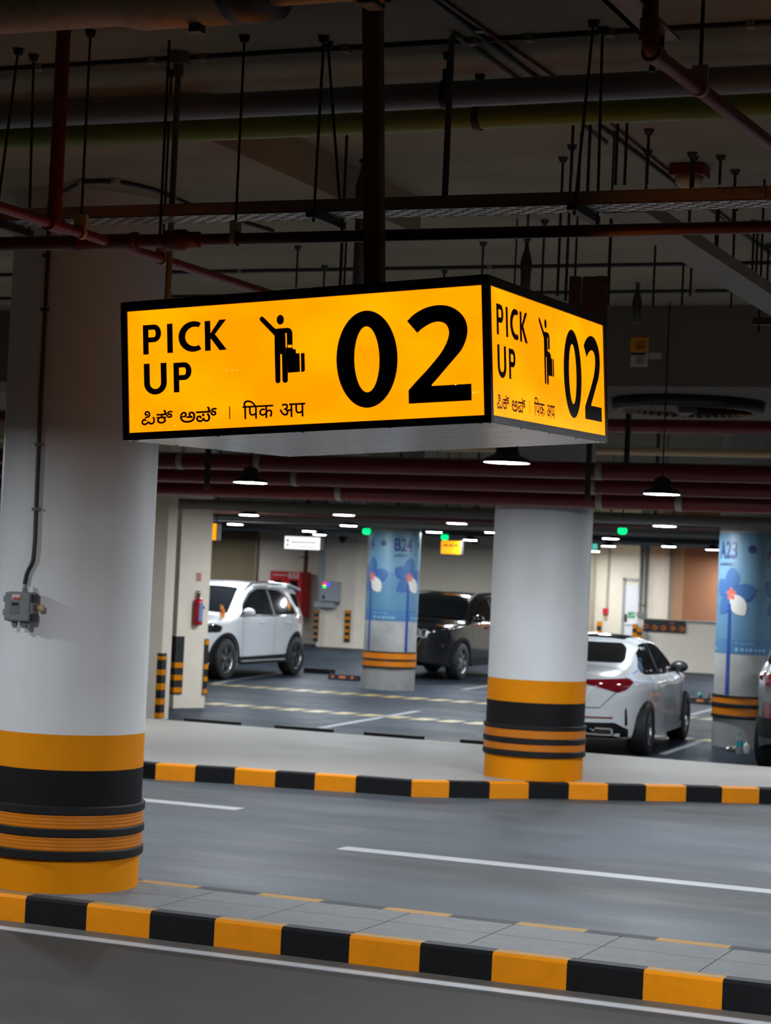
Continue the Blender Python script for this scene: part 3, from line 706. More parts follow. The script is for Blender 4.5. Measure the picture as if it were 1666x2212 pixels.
# perforated cable tray with its pairs of hanger rods
TY0, TY1 = 8.15, 8.33
tz0 = onY(833, 454, TY0).z; tz1 = onY(833, 426, TY0).z
tray = empty('cable_tray', (-4, (TY0 + TY1) / 2, tz0)); tag(tray, 'long perforated steel cable tray crossing above the amber pick-up sign', 'cable tray')
cxx, cyy = -4, (TY0 + TY1) / 2
q = MB(); q.box(-18 - cxx, 8 - cxx, TY0 - cyy, TY0 - cyy + .003, 0, tz1 - tz0); q.box(-18 - cxx, 8 - cxx, TY1 - cyy - .003, TY1 - cyy, 0, tz1 - tz0)
q.build('side_rail', M_BEAM if False else mat('tray_side_steel', (0.36, 0.28, 0.22), 0.55, metal=0.3, var=.08), tray)
q = MB(); pitch = .075; x = -9.0
for i, (ya, yb) in enumerate([(TY0 - cyy + j * .036, TY0 - cyy + j * .036 + .018) for j in range(5)]): q.box(-9 - cxx, 1.5 - cxx, ya, yb, 0, .003)
k = 0
while x < 1.5:
    for j in range(5):
        xo = x + (j % 2) * pitch / 2; q.box(xo - cxx, xo - cxx + .034, TY0 - cyy + j * .036 + .018, min(TY0 - cyy + (j + 1) * .036, TY1 - cyy), 0, .003)
    x += pitch
q.box(-18 - cxx, -9 - cxx, TY0 - cyy, TY1 - cyy, 0, .003); q.box(1.5 - cxx, 8 - cxx, TY0 - cyy, TY1 - cyy, 0, .003)
q.build('perforated_floor', M_GALV, tray)
for jx in (onY(415, 440, TY0).x, onY(1600, 415, TY0).x):
    q = MB(); q.box(jx - cxx - .10, jx - cxx + .10, TY0 - cyy - .006, TY0 - cyy, .012, tz1 - tz0 - .008)
    for d_ in (-.075, -.04, .04, .075): q.cyl((jx - cxx + d_, TY0 - cyy - .012, (tz1 - tz0) / 2), (jx - cxx + d_, TY0 - cyy, (tz1 - tz0) / 2), .009, 10)
    q.build('joint_plate', mat('tray_side_steel', None), tray)
for (xt, xt2, xb) in ((onZ(40, 105, ZC), onZ(73, 118, ZC), onY(2, 440, TY0)), (onZ(700, 78, ZC), onZ(708, 90, ZC), onY(687, 455, TY0)), (onZ(1283, 45, ZC), onZ(1302, 60, ZC), onY(1248, 440, TY0))):
    q = MB(); zb_ = -.05
    q.cyl((xb.x - cxx, -.13, zb_), (xt.x - cxx, xt.y - cyy, ZC - tz0), .0065, 8); q.cyl((xt.x - cxx, xt.y - cyy, ZC - tz0 - .03), (xt.x - cxx, xt.y - cyy, ZC - tz0), .018, 10, r2=.027)
    q.build('hanger_rod', M_DMET, tray)
    q = MB(); q.cyl((xb.x - cxx + .02, .13, zb_), (xt2.x - cxx, xt2.y - cyy, ZC - tz0), .0065, 8); q.cyl((xt2.x - cxx, xt2.y - cyy, ZC - tz0 - .03), (xt2.x - cxx, xt2.y - cyy, ZC - tz0), .018, 10, r2=.027)
    q.build('hanger_rod', M_DMET, tray)
    q = MB(); q.box(xb.x - cxx - .02, xb.x - cxx + .02, -.17, .17, -.035, -.003); q.build('trapeze_bar', M_DMET, tray)

# branch tray running away from it, and the vertical cable ladder drop
bx = onY(1345, 462, TY1).x
br = empty('cable_tray', (bx, 8.5, tz0)); tag(br, 'steel cable tray running away to the right-hand beam, branching off the long tray', 'cable tray')
q = MB(); q.box(-.09, .09, -.15, 8.3, 0, .003); q.build('tray_floor', mat('dull_tray_steel', (0.20, 0.19, 0.17), 0.6, metal=0.4), br)
q = MB(); q.box(-.093, -.09, -.15, 8.3, 0, .06); q.box(.09, .093, -.15, 8.3, 0, .06); q.build('side_rail', mat('tray_side_steel', None), br)
for yy, xo in ((3.2, 0), (6.5, 0)):
    q = MB(); q.box(-.2, .2, yy - .02, yy + .02, -.045, -.004); q.build('trapeze_bar', M_DMET, br)
    for sg in (-1, 1):
        q = MB(); q.cyl((sg * .17, yy, -.09), (sg * .17, yy, ZC - tz0), .007, 8); q.build('hanger_rod', M_DMET, br)
lx = onY(1281, 540, 10.3).x
ld = empty('cable_ladder', (lx, 10.3, 3.0)); tag(ld, 'vertical cable ladder dropping behind the right corner of the amber sign', 'cable ladder')
for xo, w_ in ((-.085, .05), (.06, .045)):
    MB().box(xo - w_ / 2, xo + w_ / 2, -.03, .03, 0, tz0 - 3.0 + .03).build('trunking', M_COND, ld)
for sg in (-1, 1):
    q = MB(); q.cyl((sg * .09, 0, tz0 - 3.0), (sg * .09, 0, ZC - 3.0), .006, 8); q.build('hanger_rod', M_DMET, ld)
q = MB(); q.box(-.045, .03, -.012, 0, 0, tz0 - 3.0 + .03); q.build('cable_bundle', M_COND, ld)
for i in range(4):
    q = MB(); q.box(-.07, .045, -.022, -.012, .08 + i * .13, .09 + i * .13); q.build('cable_tie_bar', M_DMET, ld)

# red sprinkler pipes
RZ = onY(600, 514, 8.13).z
rp = empty('sprinkler_pipe', (-4, 8.13, RZ)); tag(rp, 'long red sprinkler pipe crossing just above the amber sign', 'pipe')
xa, xb_ = onY(230, 520, 8.13).x, onY(392, 517, 8.13).x
q = MB(); q.cyl((-16 + 4, 0, 0), (xa + 4, 0, 0), .033, 24); q.cyl((xa + 4, 0, 0), (xb_ + 4, 0, 0), .030, 24); q.cyl((xb_ + 4, 0, 0), (8 + 4, 0, 0), .0255, 24); q.build('tube', M_REDD, rp)
for xx, w_ in ((xa, .16), (xb_, .09)):
    q = MB(); c_ = (xx + 4, 0, 0); q.lathe([(.03, -w_), (.041, -w_), (.041, -w_ + .03), (.035, -w_ + .035), (.035, w_ - .035), (.041, w_ - .03), (.041, w_), (.03, w_)] if w_ > .1 else [(.03, -w_), (.048, -w_ + .02), (.048, .02), (.036, .04), (.036, w_), (.025, w_)], c_, 24, axis='x'); q.build('pipe_coupling', M_REDD, rp)
for px_ in (508,):
    hx = onY(px_, 510, 8.13).x
    q = MB(); q.lathe([(.028, -.012), (.033, -.012), (.033, .012), (.028, .012)], (hx + 4, 0, 0), 24, axis='x', smooth=False); q.box(hx + 4 - .012, hx + 4 + .012, -.033, .033, .02, .075); q.build('pipe_hanger', M_CLIP, rp)
    q = MB(); hanger(q, hx + 4, 0, .07, ZC - RZ); q.build('hanger_rod', M_DMET, rp)
hx = onY(346, 500, 8.13).x; q = MB(); q.cyl((hx + 4, 0, .03), (onY(366, 85, 8.13).x + 4, 0, ZC - RZ), .0065, 8); q.build('hanger_rod', M_DMET, rp)
# branch pipe running away from the camera with its riser
xr = onZ(230, 521, RZ).x
bp_ = empty('sprinkler_pipe', (xr, 8.13, RZ)); tag(bp_, 'thin red sprinkler branch passing the white pillar and running back behind the sign', 'pipe')
MB().cyl((0, -3.2, -.0), (0, 4.6, -.0), .0225, 20).build('tube', M_RED, bp_)
rY = onZ(138, 484, RZ).y - 8.13
q = MB(); q.cyl((0, rY, 0), (0, rY, ZC - RZ), .031, 20); q.cyl((0, rY, ZC - RZ - .06), (0, rY, ZC - RZ - .0), .037, 20); q.cyl((0, rY - .05, 0), (0, rY + .05, 0), .034, 20); q.build('riser', M_RED, bp_)
for yy in (rY + .22, onZ(347, 560, RZ).y - 8.13):
    q = MB(); q.lathe([(.024, -.012), (.029, -.012), (.029, .012), (.024, .012)], (0, yy, 0), 20, axis='y', smooth=False); q.box(-.03, .03, yy - .012, yy + .012, .02, .08); q.build('pipe_hanger', M_CLIP, bp_)
    if yy < 1: q = MB(); hanger(q, .0, yy, .075, ZC - RZ); q.build('hanger_rod', M_DMET, bp_)
# right-hand red pipe with elbow under the steel bracket
RZ2 = 3.92
E0 = onZ(1402, 108, RZ2); E1 = onZ(1666, 312, RZ2)
r2 = empty('sprinkler_pipe', E0); tag(r2, 'red sprinkler pipe with an elbow at the upper right, hung under a steel bracket', 'pipe')
dd = (E1 - E0).normalized(); L2 = 4.2
q = MB(); q.tube([(0, 0, .33), (0, 0, 0), tuple(dd * L2)], .029, 20, bend=.05); q.build('tube', M_RED, r2)
q = MB(); q.cyl(dd * .02, dd * .10, .036, 20); q.cyl((0, 0, .03), (0, 0, .11), .036, 20); q.build('elbow_collar', M_RED, r2)
hp = onZ(1512, 190, RZ2) - E0
q = MB(); q.cyl(hp + dd * -.012, hp + dd * .012, .035, 20); q.box(hp.x - .03, hp.x + .03, hp.y - .012, hp.y + .012, hp.z + .03, hp.z + .085); q.build('pipe_hanger', M_CLIP, r2)
q = MB(); hanger(q, hp.x, hp.y, .08, ZC - RZ2, .008); q.build('hanger_rod', M_DMET, r2)
# bracket beam
bz = 4.06
I0 = onZ(1400, 88, bz)
ib = empty('steel_bracket', (I0.x, I0.y, bz)); tag(ib, 'dark steel channel bracket under the slab at the upper right edge', 'bracket')
q = MB(); q.box(-.012, .012, -4, .0, 0, .20); q.box(-.012, .115, -4, .02, 0, .012); q.box(-.012, .115, -4, .02, .19, .202); q.build('channel', M_POLE, ib)
q = MB(); q.cyl((.035, -.05, -.13), (.035, -.05, .03), .012, 10); q.cyl((.065, -.05, -.12), (.065, -.05, .03), .012, 10); q.build('clamp_bolt', M_DMET, ib)
q = MB(); q.box(.02, .10, -.5, -.4, .2, ZC - bz); q.build('hanger_strap', M_DMET, ib)

# large lagged pipe at the very top left
DY = 5.9; dz = onY(150, 60, DY).z
lg = empty('ventilation_pipe', (-5, DY, dz + .15)); tag(lg, 'thick dark lagged pipe along the top left corner, catching the amber glow', 'pipe')
xq = [onY(px_, 40, DY).x + 5 for px_ in (262, 300, 505, 590, 800)]
MB().cyl((-8, 0, 0), (xq[0], 0, 0), .15, 36).build('tube', M_DUCT, lg)
q = MB(); q.lathe([(.15, xq[0] - .02), (.17, xq[1]), (.17, xq[2]), (.158, xq[2])], (0, 0, 0), 36, axis='x'); q.build('lagged_section', M_DUCT, lg)
q = MB(); q.lathe([(.10, xq[2]), (.172, xq[2] - .01), (.172, xq[2] + .05), (.165, xq[3]), (.06, xq[3])], (0, .0, 0), 36, axis='x'); q.build('end_collar', M_DMET, lg)
q = MB(); q.cyl((xq[3] - .05, 0, -.07), (xq[4] + 6, 0, -.07), .055, 24); q.build('thin_tube', M_DUCT, lg)
q = MB(); q.cyl((xq[4] - .05, 0, -.07), (xq[4] + .05, 0, -.07), .068, 20); q.box(xq[4] - .03, xq[4] + .03, -.05, .05, -.15, -.12, b=.008); q.build('end_clamp', M_DMET, lg)
q = MB(); q.box(onY(425, 75, DY).x + 5 - .02, onY(425, 75, DY).x + 5 + .02, -.02, .02, -.195, -.165); q.build('drain_plug', M_DMET, lg)

# conduits fixed to the slab
def conduit(name, label, path, r, m, clips=(), cat='conduit', bend=.08, group=None):
    P = [Vector(p) for p in path]; o = empty(name, P[0]); tag(o, label, cat, group)
    q = MB(); q.tube([p - P[0] for p in P], r, 10, bend=bend); q.build('tube', m, o)
    for c_ in clips:
        c_ = Vector(c_) - P[0]; q = MB(); q.box(c_.x - .018, c_.x + .018, c_.y - r - .012, c_.y + r + .012, c_.z - r - .006, c_.z + r + .004); q.build('clip', M_CLIP, o)
    return o
zc = ZC - .012
Yc = onZ(833, 100, zc).y
conduit('ceiling_conduit', 'long dark conduit clipped to the slab, crossing left to right near the top', [(-14, Yc, zc), (6, Yc, zc)], .011, M_COND,
        [(onY(px_, 100, Yc).x, Yc, zc) for px_ in (87, 332, 442, 748, 1022, 1143, 1318, 1622)])
# pendant tube and its round box on that conduit
tb = onZ(387, 128, ZC - .03)
o = empty('conduit_drop', (tb.x, tb.y, ZC)); tag(o, 'vertical conduit drop from a round junction box left of the sign pole', 'conduit')
MB().cyl((0, 0, -.055), (0, 0, 0), .05, 24).build('junction_box', M_GBOX, o)
q = MB(); q.cyl((0, 0, -.11), (0, 0, -.05), .024, 16); q.cyl((0, 0, -1.6), (0, 0, -.05), .0145, 14); q.build('tube', M_CGREY, o)
# grey conduit that bends down on to the tray
g0 = onZ(1030, 108, zc); 
conduit('conduit_drop', 'grey conduit bent down from the slab to the tray right of the sign pole', [(g0.x, 8.33 + 2.2, zc), (g0.x, 8.24, zc), (g0.x, 8.24, tz1)], .0145, M_CGREY, bend=.06)
# red alarm cable conduits running away
r0 = onZ(955, 0, zc); r1 = onZ(1190, 163, zc)
conduit('alarm_conduit', 'thin red fire alarm conduit on the slab, running back above the blue-grey pipe', [(r0.x, r0.y - .5, zc), (r0.x, r0.y, zc), (r1.x, r1.y, zc), (r1.x - .1, 14.0, zc)], .009, M_RED, [(r0.x, r0.y + .45, zc)])
d0 = onZ(1490, 372, ZC - .04)
o = empty('smoke_detector', (d0.x, d0.y, ZC)); tag(o, 'small red-based fire detector on the slab at the right', 'fire detector')
MB().box(-.10, .10, -.08, .08, -.07, 0, b=.01).build('base', M_RED, o)
MB().lathe([(.0, -.13), (.05, -.13), (.075, -.10), (.08, -.07), (.0, -.07)], n=28).build('detector_head', M_CREAM, o)
c0 = onZ(1310, 278, zc); c1 = onZ(1462, 398, zc)
conduit('ceiling_conduit', 'dark conduit on the slab running back beside the fire detector', [(c0.x, c0.y - 3.0, zc), (c1.x, c1.y, zc), (c1.x, c1.y + 4.5, zc)], .014, M_COND)
for lb, py in (('dark conduit on the slab visible just above the amber sign', 578), ('dark conduit on the slab low behind the amber sign', 634)):
    Yq = onZ(1000, py, zc).y
    conduit('ceiling_conduit', lb, [(-16, Yq, zc), (4, Yq, zc)], .016, M_COND, [(onY(px_, py, Yq).x, Yq, zc) for px_ in (520, 1060, 1500)])
# cable over the drop panel and down the white pillar
zz = 4.15 - .014
cpts = [onZ(118, 405, zz), onZ(175, 393, zz), onZ(250, 391, zz), onZ(330, 409, zz), onZ(420, 448, zz), onZ(590, 500, zz)]
def on_pillar(px_, py_, r):
    d = ray(px_, py_); L_ = math.hypot(d.x, d.y); ux, uy = d.x / L_, d.y / L_
    b = PLX * ux + PLY * uy; c_ = PLX ** 2 + PLY ** 2 - r * r; t_ = b - math.sqrt(max(b * b - c_, 0)); return EYE + d * (t_ / L_)
rr = PLR + .013
dn = [on_pillar(px_, py_, rr) for px_, py_ in ((106, 430), (104, 540), (97, 680), (88, 860), (79, 1060), (75, 1170), (71, 1214), (58, 1236), (53, 1262))]
o = empty('power_cable', dn[0]); tag(o, 'black cable running down the near white pillar to the grey box', 'cable')
q = MB(); q.tube([p - dn[0] for p in [cpts[4] if False else Vector((cpts[1].x, cpts[1].y, zz))] + dn], .0115, 10, bend=.06); q.build('sheath', M_COND, o)
for px_, py_ in ((100, 552), (97, 668), (84, 960), (78, 1100)):
    c_ = on_pillar(px_, py_, rr + .003) - dn[0]; q = MB(); q.obox(c_, RT * .024, Vector((0, 0, .008)), FW * .01); q.build('cable_clip', M_DARK, o)
o = empty('power_cable', cpts[1]); tag(o, 'black cable curving across the soffit above the near white pillar', 'cable')
q = MB(); q.tube([Vector(p) - cpts[1] for p in cpts[1:]], .0125, 10, bend=.3); q.build('sheath', M_COND, o)
for px_, py_ in ((178, 393), (250, 391), (372, 424)):
    c_ = onZ(px_, py_, zz) - cpts[1]; q = MB(); q.box(c_.x - .012, c_.x + .012, c_.y - .03, c_.y + .03, -.016, .012); q.build('cable_clip', M_CLIP, o)

# spare threaded rods and sprinkler uprights between the sign and the beam
rods = [(742, 300, 620, 9.3), (1236, 283, 380, 9.6), (1272, 280, 430, 9.45), (1332, 275, 400, 9.7), (1352, 275, 400, 9.9), (1400, 272, 400, 10.3), (1498, 345, 405, 11.0), (1556, 340, 400, 11.0), (1172, 532, 655, 12.8),
        (1208, 455, 640, 10.9), (1226, 455, 650, 10.6), (1393, 455, 500, 10.8), (1490, 450, 480, 10.9), (1585, 450, 480, 11.4), (1413, 555, 662, 13.4), (1493, 555, 640, 13.2), (1475, 570, 662, 13.6), (1549, 510, 600, 12.4), (1546, 500, 560, 12.0),
        (1584, 510, 620, 12.5), (1626, 530, 610, 13.0), (1634, 530, 625, 13.1), (1658, 560, 640, 13.9), (1580, 630, 665, 15.5), (515 + 126, 568, 622, 13.6), (700, 590, 625, 14.5), (1042, 560, 600, 13.6), (960, 585, 612, 14.8), (1317, 510, 660, 11.9), (745, 560, 622, 12.6)]
for i, (px_, ya, yb, Y) in enumerate(rods):
    p = onY(px_, (ya + yb) / 2, Y); zl = onY(px_, yb, Y).z
    q = MB(); q.cyl((0, 0, zl - ZC), (0, 0, 0), .008, 8); q.cyl((0, 0, -.03), (0, 0, 0), .016, 10, r2=.03)
    o = q.build('threaded_rod', M_DMET, None, (p.x, Y, ZC)); tag(o, 'thin threaded steel rod hanging bare from the slab between sign and beam', 'rod', 'bare threaded rods under the slab')
for lb, px_, ya, yb, Y in (('dark upright sprinkler riser just left of the sign pole', 773, 345, 625, 10.6), ('dark upright sprinkler riser right of the sign pole with a bottle-shaped top', 1134, 515, 640, 12.6), ('short dark upright sprinkler riser standing above the beam', 1376, 608, 668, 15.6)):
    p = onY(px_, yb, Y); za = onY(px_, ya, Y).z; zb_ = onY(px_, yb + 30, Y).z; H_ = za - zb_
    q = MB(); q.lathe([(.0, 0), (.032, 0), (.032, H_ - .22), (.038, H_ - .20), (.038, H_ - .15), (.014, H_ - .06), (.014, H_ - .02), (.024, H_ - .015), (.024, H_), (.0, H_)], n=18)
    o = q.build('sprinkler_riser', M_COND, None, (p.x, Y, zb_)); tag(o, lb, 'pipe')
    q = MB(); q.cyl((0, 0, H_ - .01), (0, 0, ZC - zb_), .007, 8); q.build('hanger_rod', M_DMET, o)

# notices on the beam and the round fan under it
for nm, lb, r_, m in (('notice', 'orange notice pasted on the dark beam at the right', (1363, 729, 1402, 762), M_ORNP), ('notice', 'white notice with a black heading pasted on the beam below the orange one', (1363, 763, 1400, 793), M_PAPER), ('notice', 'small pale label pasted on the beam right of the other notices', (1402, 762, 1429, 776), M_PAPER)):
    x0, x1, z0, z1 = rectY(*r_, 16.9); q = MB(); q.box(0, x1 - x0, -.004, 0, 0, z1 - z0); o = q.build(nm, m, None, (x0, 16.898, z0)); tag(o, lb, 'notice')
    W_, H_ = x1 - x0, z1 - z0; q = MB()
    if m is M_PAPER and H_ > .1: q.box(0, W_ * .85, -.006, -.004, H_ * .86, H_)
    for k in range(4 if H_ > .08 else 1): q.box(W_ * .3, W_ * (.85 - .1 * (k % 2)), -.006, -.004, H_ * (.68 - k * .14), H_ * (.73 - k * .14))
    q.build('print', M_DARK, o)
fc = onZ(1475, 866, 3.70)
o = empty('ceiling_fan', (fc.x + .05, fc.y, 3.70)); tag(o, 'large round ventilation ring fixed flat under the beam at the right', 'fan')
MB().lathe([(.62, -.10), (.66, -.10), (.68, -.06), (.68, 0), (.60, 0), (.60, -.06), (.62, -.10)], n=64).build('outer_ring', M_DMET, o)
q = MB()
for k in range(48): a = 2 * PI * k / 48; q.obox((.60 * math.cos(a), .60 * math.sin(a), -.085), Vector((math.cos(a), math.sin(a), 0)) * .03, Vector((-math.sin(a), math.cos(a), 0)) * .012, (0, 0, .012))
q.build('ring_grille', M_CREAM, o)
for k in range(4):
    a = 2 * PI * k / 4 + .5; q = MB(); q.obox((.33 * math.cos(a), .33 * math.sin(a), -.05), Vector((math.cos(a), math.sin(a), 0)) * .25, Vector((-math.sin(a), math.cos(a), .5)) * .09, (0, 0, .006)); q.build('blade', M_REDD, o)
MB().lathe([(0, -.11), (.08, -.11), (.10, -.05), (.10, 0), (0, 0)], n=24).build('hub', M_DMET, o)

# rack of three big red pipes hung below the beam line, in front of the second pillar
for lb, py, Y in (('upper nearest of the three thick dark red pipes under the beam', 1014, 17.55), ('middle one of the three thick dark red pipes under the beam', 1046, 17.95), ('lowest of the three thick dark red pipes, passing right above the second pillar', 1077, 18.33)):
    p = onY(1150, py, Y)
    xpipe('fire_main_pipe', lb, 1150, py, Y, .075, M_RED, -30, 12, clamps=[onY(px_, py, Y).x for px_ in ({1014: (392, 560, 1297), 1046: (640, 1283), 1077: (735, 1298, 1470)}[py])], group=None)
for (px_) in (505, 1310):
    xx = onY(px_, 1040, 17.9).x; o = empty('pipe_rack', (xx, 17.9, 2.6)); tag(o, ('steel trapeze carrying the three red pipes near the left pier' if px_ < 900 else 'steel trapeze carrying the three red pipes right of the second pillar'), 'bracket')
    for yy in (-.55, .62): MB().box(-.02, .02, yy - .02, yy + .02, .15, 1.1).build('post', M_DMET, o)
xpipe('fire_main_pipe', 'dark red pipe beyond the beam, right of the amber sign', 1450, 921, 21.2, .072, M_RED, -30, 12)
xpipe('drain_pipe', 'cream pipe beyond the beam, seen under the right corner of the sign', 1450, 977, 22.4, .042, M_CREAM, -30, 12)
xpipe('service_pipe', 'dull grey pipe at mid depth above the parking bays', 1150, 1010, 23.5, .09, M_CGREY, -30, 12)

# dark services over the parking bays
for i, (py, Y, r, m, lb) in enumerate(((1108, 25.2, .07, M_CGREY, 'dark grey pipe over the parking bays, nearest one below the red pipes'), (1121, 27.5, .05, M_REDD, 'dark red pipe over the parking bays'), (1127, 31.5, .08, M_CGREY, 'grey pipe over the bays above the pillar banners'),
                                      (1139, 33.0, .05, M_GALV, 'pale steel pipe over the parking bays'), (1147, 37.5, .09, M_DMET, 'dark steel pipe high on the back of the parking hall'), (1158, 43.5, .06, M_GALV, 'thin pale pipe in front of the back wall'), (1143, 46.5, .10, M_COND, 'black pipe close to the back wall'))):
    xpipe('service_pipe', lb, 1000, py, Y, r, m, -40, 16)
for i, (py, Y) in enumerate(((1116, 29.2), (1133, 35.4))):
    p = onY(1000, py, Y); o = empty('cable_tray', (-10, Y, p.z)); tag(o, ('dark cable tray over the parking bays behind the red pipes', 'dark cable tray over the rear parking bays')[i], 'cable tray')
    q = MB(); q.box(-24, 20, -.2, .2, 0, .01); q.box(-24, 20, -.2, -.19, 0, .09); q.box(-24, 20, .19, .2, 0, .09); q.build('tray_body', M_DMET, o)
    for k in range(9):
        q = MB(); q.box(-18 + k * 4 - .02, -18 + k * 4 + .02, -.02, .02, .01, ZC - p.z); q.build('hanger_strap', M_DMET, o)

# ================================================================== LAMPS
LZ = 2.79
def make_lamp():
    o = empty('pendant_lamp')
    q = MB(); q.lathe([(.150, 0), (.152, .018), (.145, .026), (.09, .05), (.075, .07), (.07, .115), (.05, .135), (.018, .15), (.0, .15)], n=32); q.build('shade', M_BMET, o)
    q = MB(); q.lathe([(.0, -.001), (.132, -.001), (.146, .008), (.146, .014)], n=32); q.build('diffuser', M_LEDW, o)
    q = MB(); q.cyl((0, 0, .145), (0, 0, ZC - LZ), .006, 8); q.build('suspension_rod', M_BMET, o)
    return o
lamp0 = make_lamp(); first = [True]
def lamp(x, y, label, group=None):
    o = lamp0 if first[0] else copy_tree(lamp0); first[0] = False
    o.location = (x, y, LZ); tag(o, label, 'lamp', group); return o
for px_, py_, lb in ((1095, 1000, 'round pendant lamp just below the amber sign, biggest of the lit lamps'), (1430, 1068, 'round pendant lamp in front of the red pipes, right of the second pillar'), (541, 1043, 'round pendant lamp in front of the red pipes, right of the near white pillar'),
                    (743, 1113, 'pendant lamp over the bays, left of pillar B24 and nearer'), (753, 1136, 'pendant lamp over the bays, left of pillar B24 and farther'), (538, 1113, 'pendant lamp right above the white SUV, higher of the pair by the shutter'),
                    (508, 1133, 'pendant lamp right above the white SUV, lower of the pair by the shutter'), (668, 1148, 'pendant lamp just above the white lit sign'), (987, 1131, 'pendant lamp above the far amber sign, upper of two'),
                    (938, 1150, 'pendant lamp beside pillar B24, left of the far amber sign'), (1436, 1137, 'pendant lamp above the white sedan, between second pillar and pillar A23'), (1319, 1164, 'pendant lamp before the bright recess with the door, upper of two'),
                    (1315, 1180, 'pendant lamp before the bright recess with the door, lower of two'), (1445, 1181, 'pendant lamp in front of the terracotta wall, left one'), (1540, 1188, 'pendant lamp in front of the terracotta wall, beside pillar A23')):
    p = onZ(px_, py_, LZ); lamp(p.x, p.y, lb)
# unseen lamps added to brighten the near pillar, kerb, cars and back walls
for x, y in ((-.6, 12.7), (3.4, 12.7), (-.6, 16.7), (-9.3, 12.7), (3.4, 16.7), (-.7, 7.2), (-8.6, 8.4), (-5.7, 7.0), (-1.1, 7.9), (-4.4, 22.0), (-12.3, 20.6), (-8.5, 49.0), (-11.4, 49.3), (-19.5, 47.4), (-16.1, 46.9), (-26.3, 49.0), (-12.5, 9.0), (1.8, 8.6), (-2.6, 24.8), (-2.0, 30.0), (-4.3, 37.6), (-21.5, 27.0), (-22, 33.0), (1.5, 24), (-25.5, 40), (-19.0, 45.5), (2.2, 33.5), (3, 42),
             (-15.2, 49.9), (-15.6, 46.5), (-23.4, 44.0), (-29.0, 47.5), (-9.4, 44.2), (-15.2, 41.0), (-21.8, 35.6), (-18.9, 41.5), (-11.9, 33.2), (-5.2, 45.5), (-33, 41), (-0.5, 46)):
    lamp(x, y, 'added black pendant lamp, unseen, brightening pillars, kerb, cars and walls', 'added pendant lamps out of sight')

# ================================================================== LIT SIGNS AND INDICATORS OVER THE BAYS
def indicator(px_, py_, Y, lb):
    p = onY(px_, py_, Y); o = empty('bay_indicator', p); tag(o, lb, 'indicator light')
    MB().lathe([(0, -.055), (.045, -.05), (.07, -.02), (.07, .03), (.05, .05), (0, .05)], n=20).build('lens', M_GRN, o)
    q = MB(); q.cyl((0, 0, .05), (0, 0, ZC - p.z), .014, 8); q.cyl((0, 0, .05), (0, 0, .075), .05, 16); q.build('stem', M_DMET, o)
indicator(1030, 1106, 27.8, 'green bay indicator light left of the second pillar, highest and largest')
indicator(792, 1148, 33.5, 'green bay indicator light touching the left edge of pillar B24')
indicator(961, 1161, 37.5, 'green bay indicator light just above the far amber sign')
indicator(1345, 1147, 31.0, 'green bay indicator light above the bright recess')
def lit_box(name, lb, cat, r_, Y, m, d=.16, skew=0.0, marks=(), ink=M_DARK):
    x0, x1, z0, z1 = rectY(*r_, Y); W_, H_ = x1 - x0, z1 - z0
    o = empty(name, ((x0 + x1) / 2, Y, (z0 + z1) / 2), skew); tag(o, lb, cat)
    q = MB(); q.box(-W_ / 2, W_ / 2, 0, d, -H_ / 2, H_ / 2, b=.015); q.build('housing', M_BMET, o)
    pn = MB(); pn.box(-W_ / 2 + .012, W_ / 2 - .012, -.004, 0.004, -H_ / 2 + .012, H_ / 2 - .012); po = pn.build('lit_panel', m, o)
    q = MB()
    for (a, b, c_, d_) in marks: q.box(-W_ / 2 + a * W_, -W_ / 2 + b * W_, -.007, -.004, -H_ / 2 + c_ * H_, -H_ / 2 + d_ * H_)
    if marks: q.build('faint_lettering', ink, po)
    for sx_ in (-.3, .3):
        q = MB(); q.cyl((sx_ * W_, d / 2, H_ / 2), (sx_ * W_, d / 2, ZC - o.location.z), .01, 8); q.build('hanger_rod', M_DMET, o)
    return o
lit_box('hanging_sign', 'small far amber lit sign hanging right of pillar B24', 'sign', (952, 1167, 996, 1198), 41.0, M_ORGL, marks=[(.08 + .09 * k, .15 + .09 * k, .58, .62 + .1 * (k % 3 > 0)) for k in range(9)])
lit_box('hanging_sign', 'narrow amber lit sign half hidden by the left pier', 'sign', (438, 1129, 469, 1168), 30.0, M_ORGL)
lit_box('hanging_sign', 'thin amber lit strip high beside the left pier', 'sign', (450, 1087, 472, 1094), 30.5, M_ORGL)
lit_box('hanging_sign', 'white lit sign with faint red writing hanging before the shutter wall', 'sign', (614, 1158, 693, 1188), 36.0, M_WHTL, marks=[(.20 + .062 * k, .245 + .062 * k, .50, .60) for k in range(11)] + [(.07, .13, .55, .75), (.07, .13, .25, .40)] + [(.42 + .07 * k, .46 + .07 * k, .18, .28) for k in range(7)], ink=mat('faint_red_print', (0.55, 0.30, 0.27), 0.5))
lit_box('exit_sign', 'small teal lit exit sign at the right edge of the second pillar', 'sign', (1279, 1173, 1292, 1188), 45.0, M_EXITG)

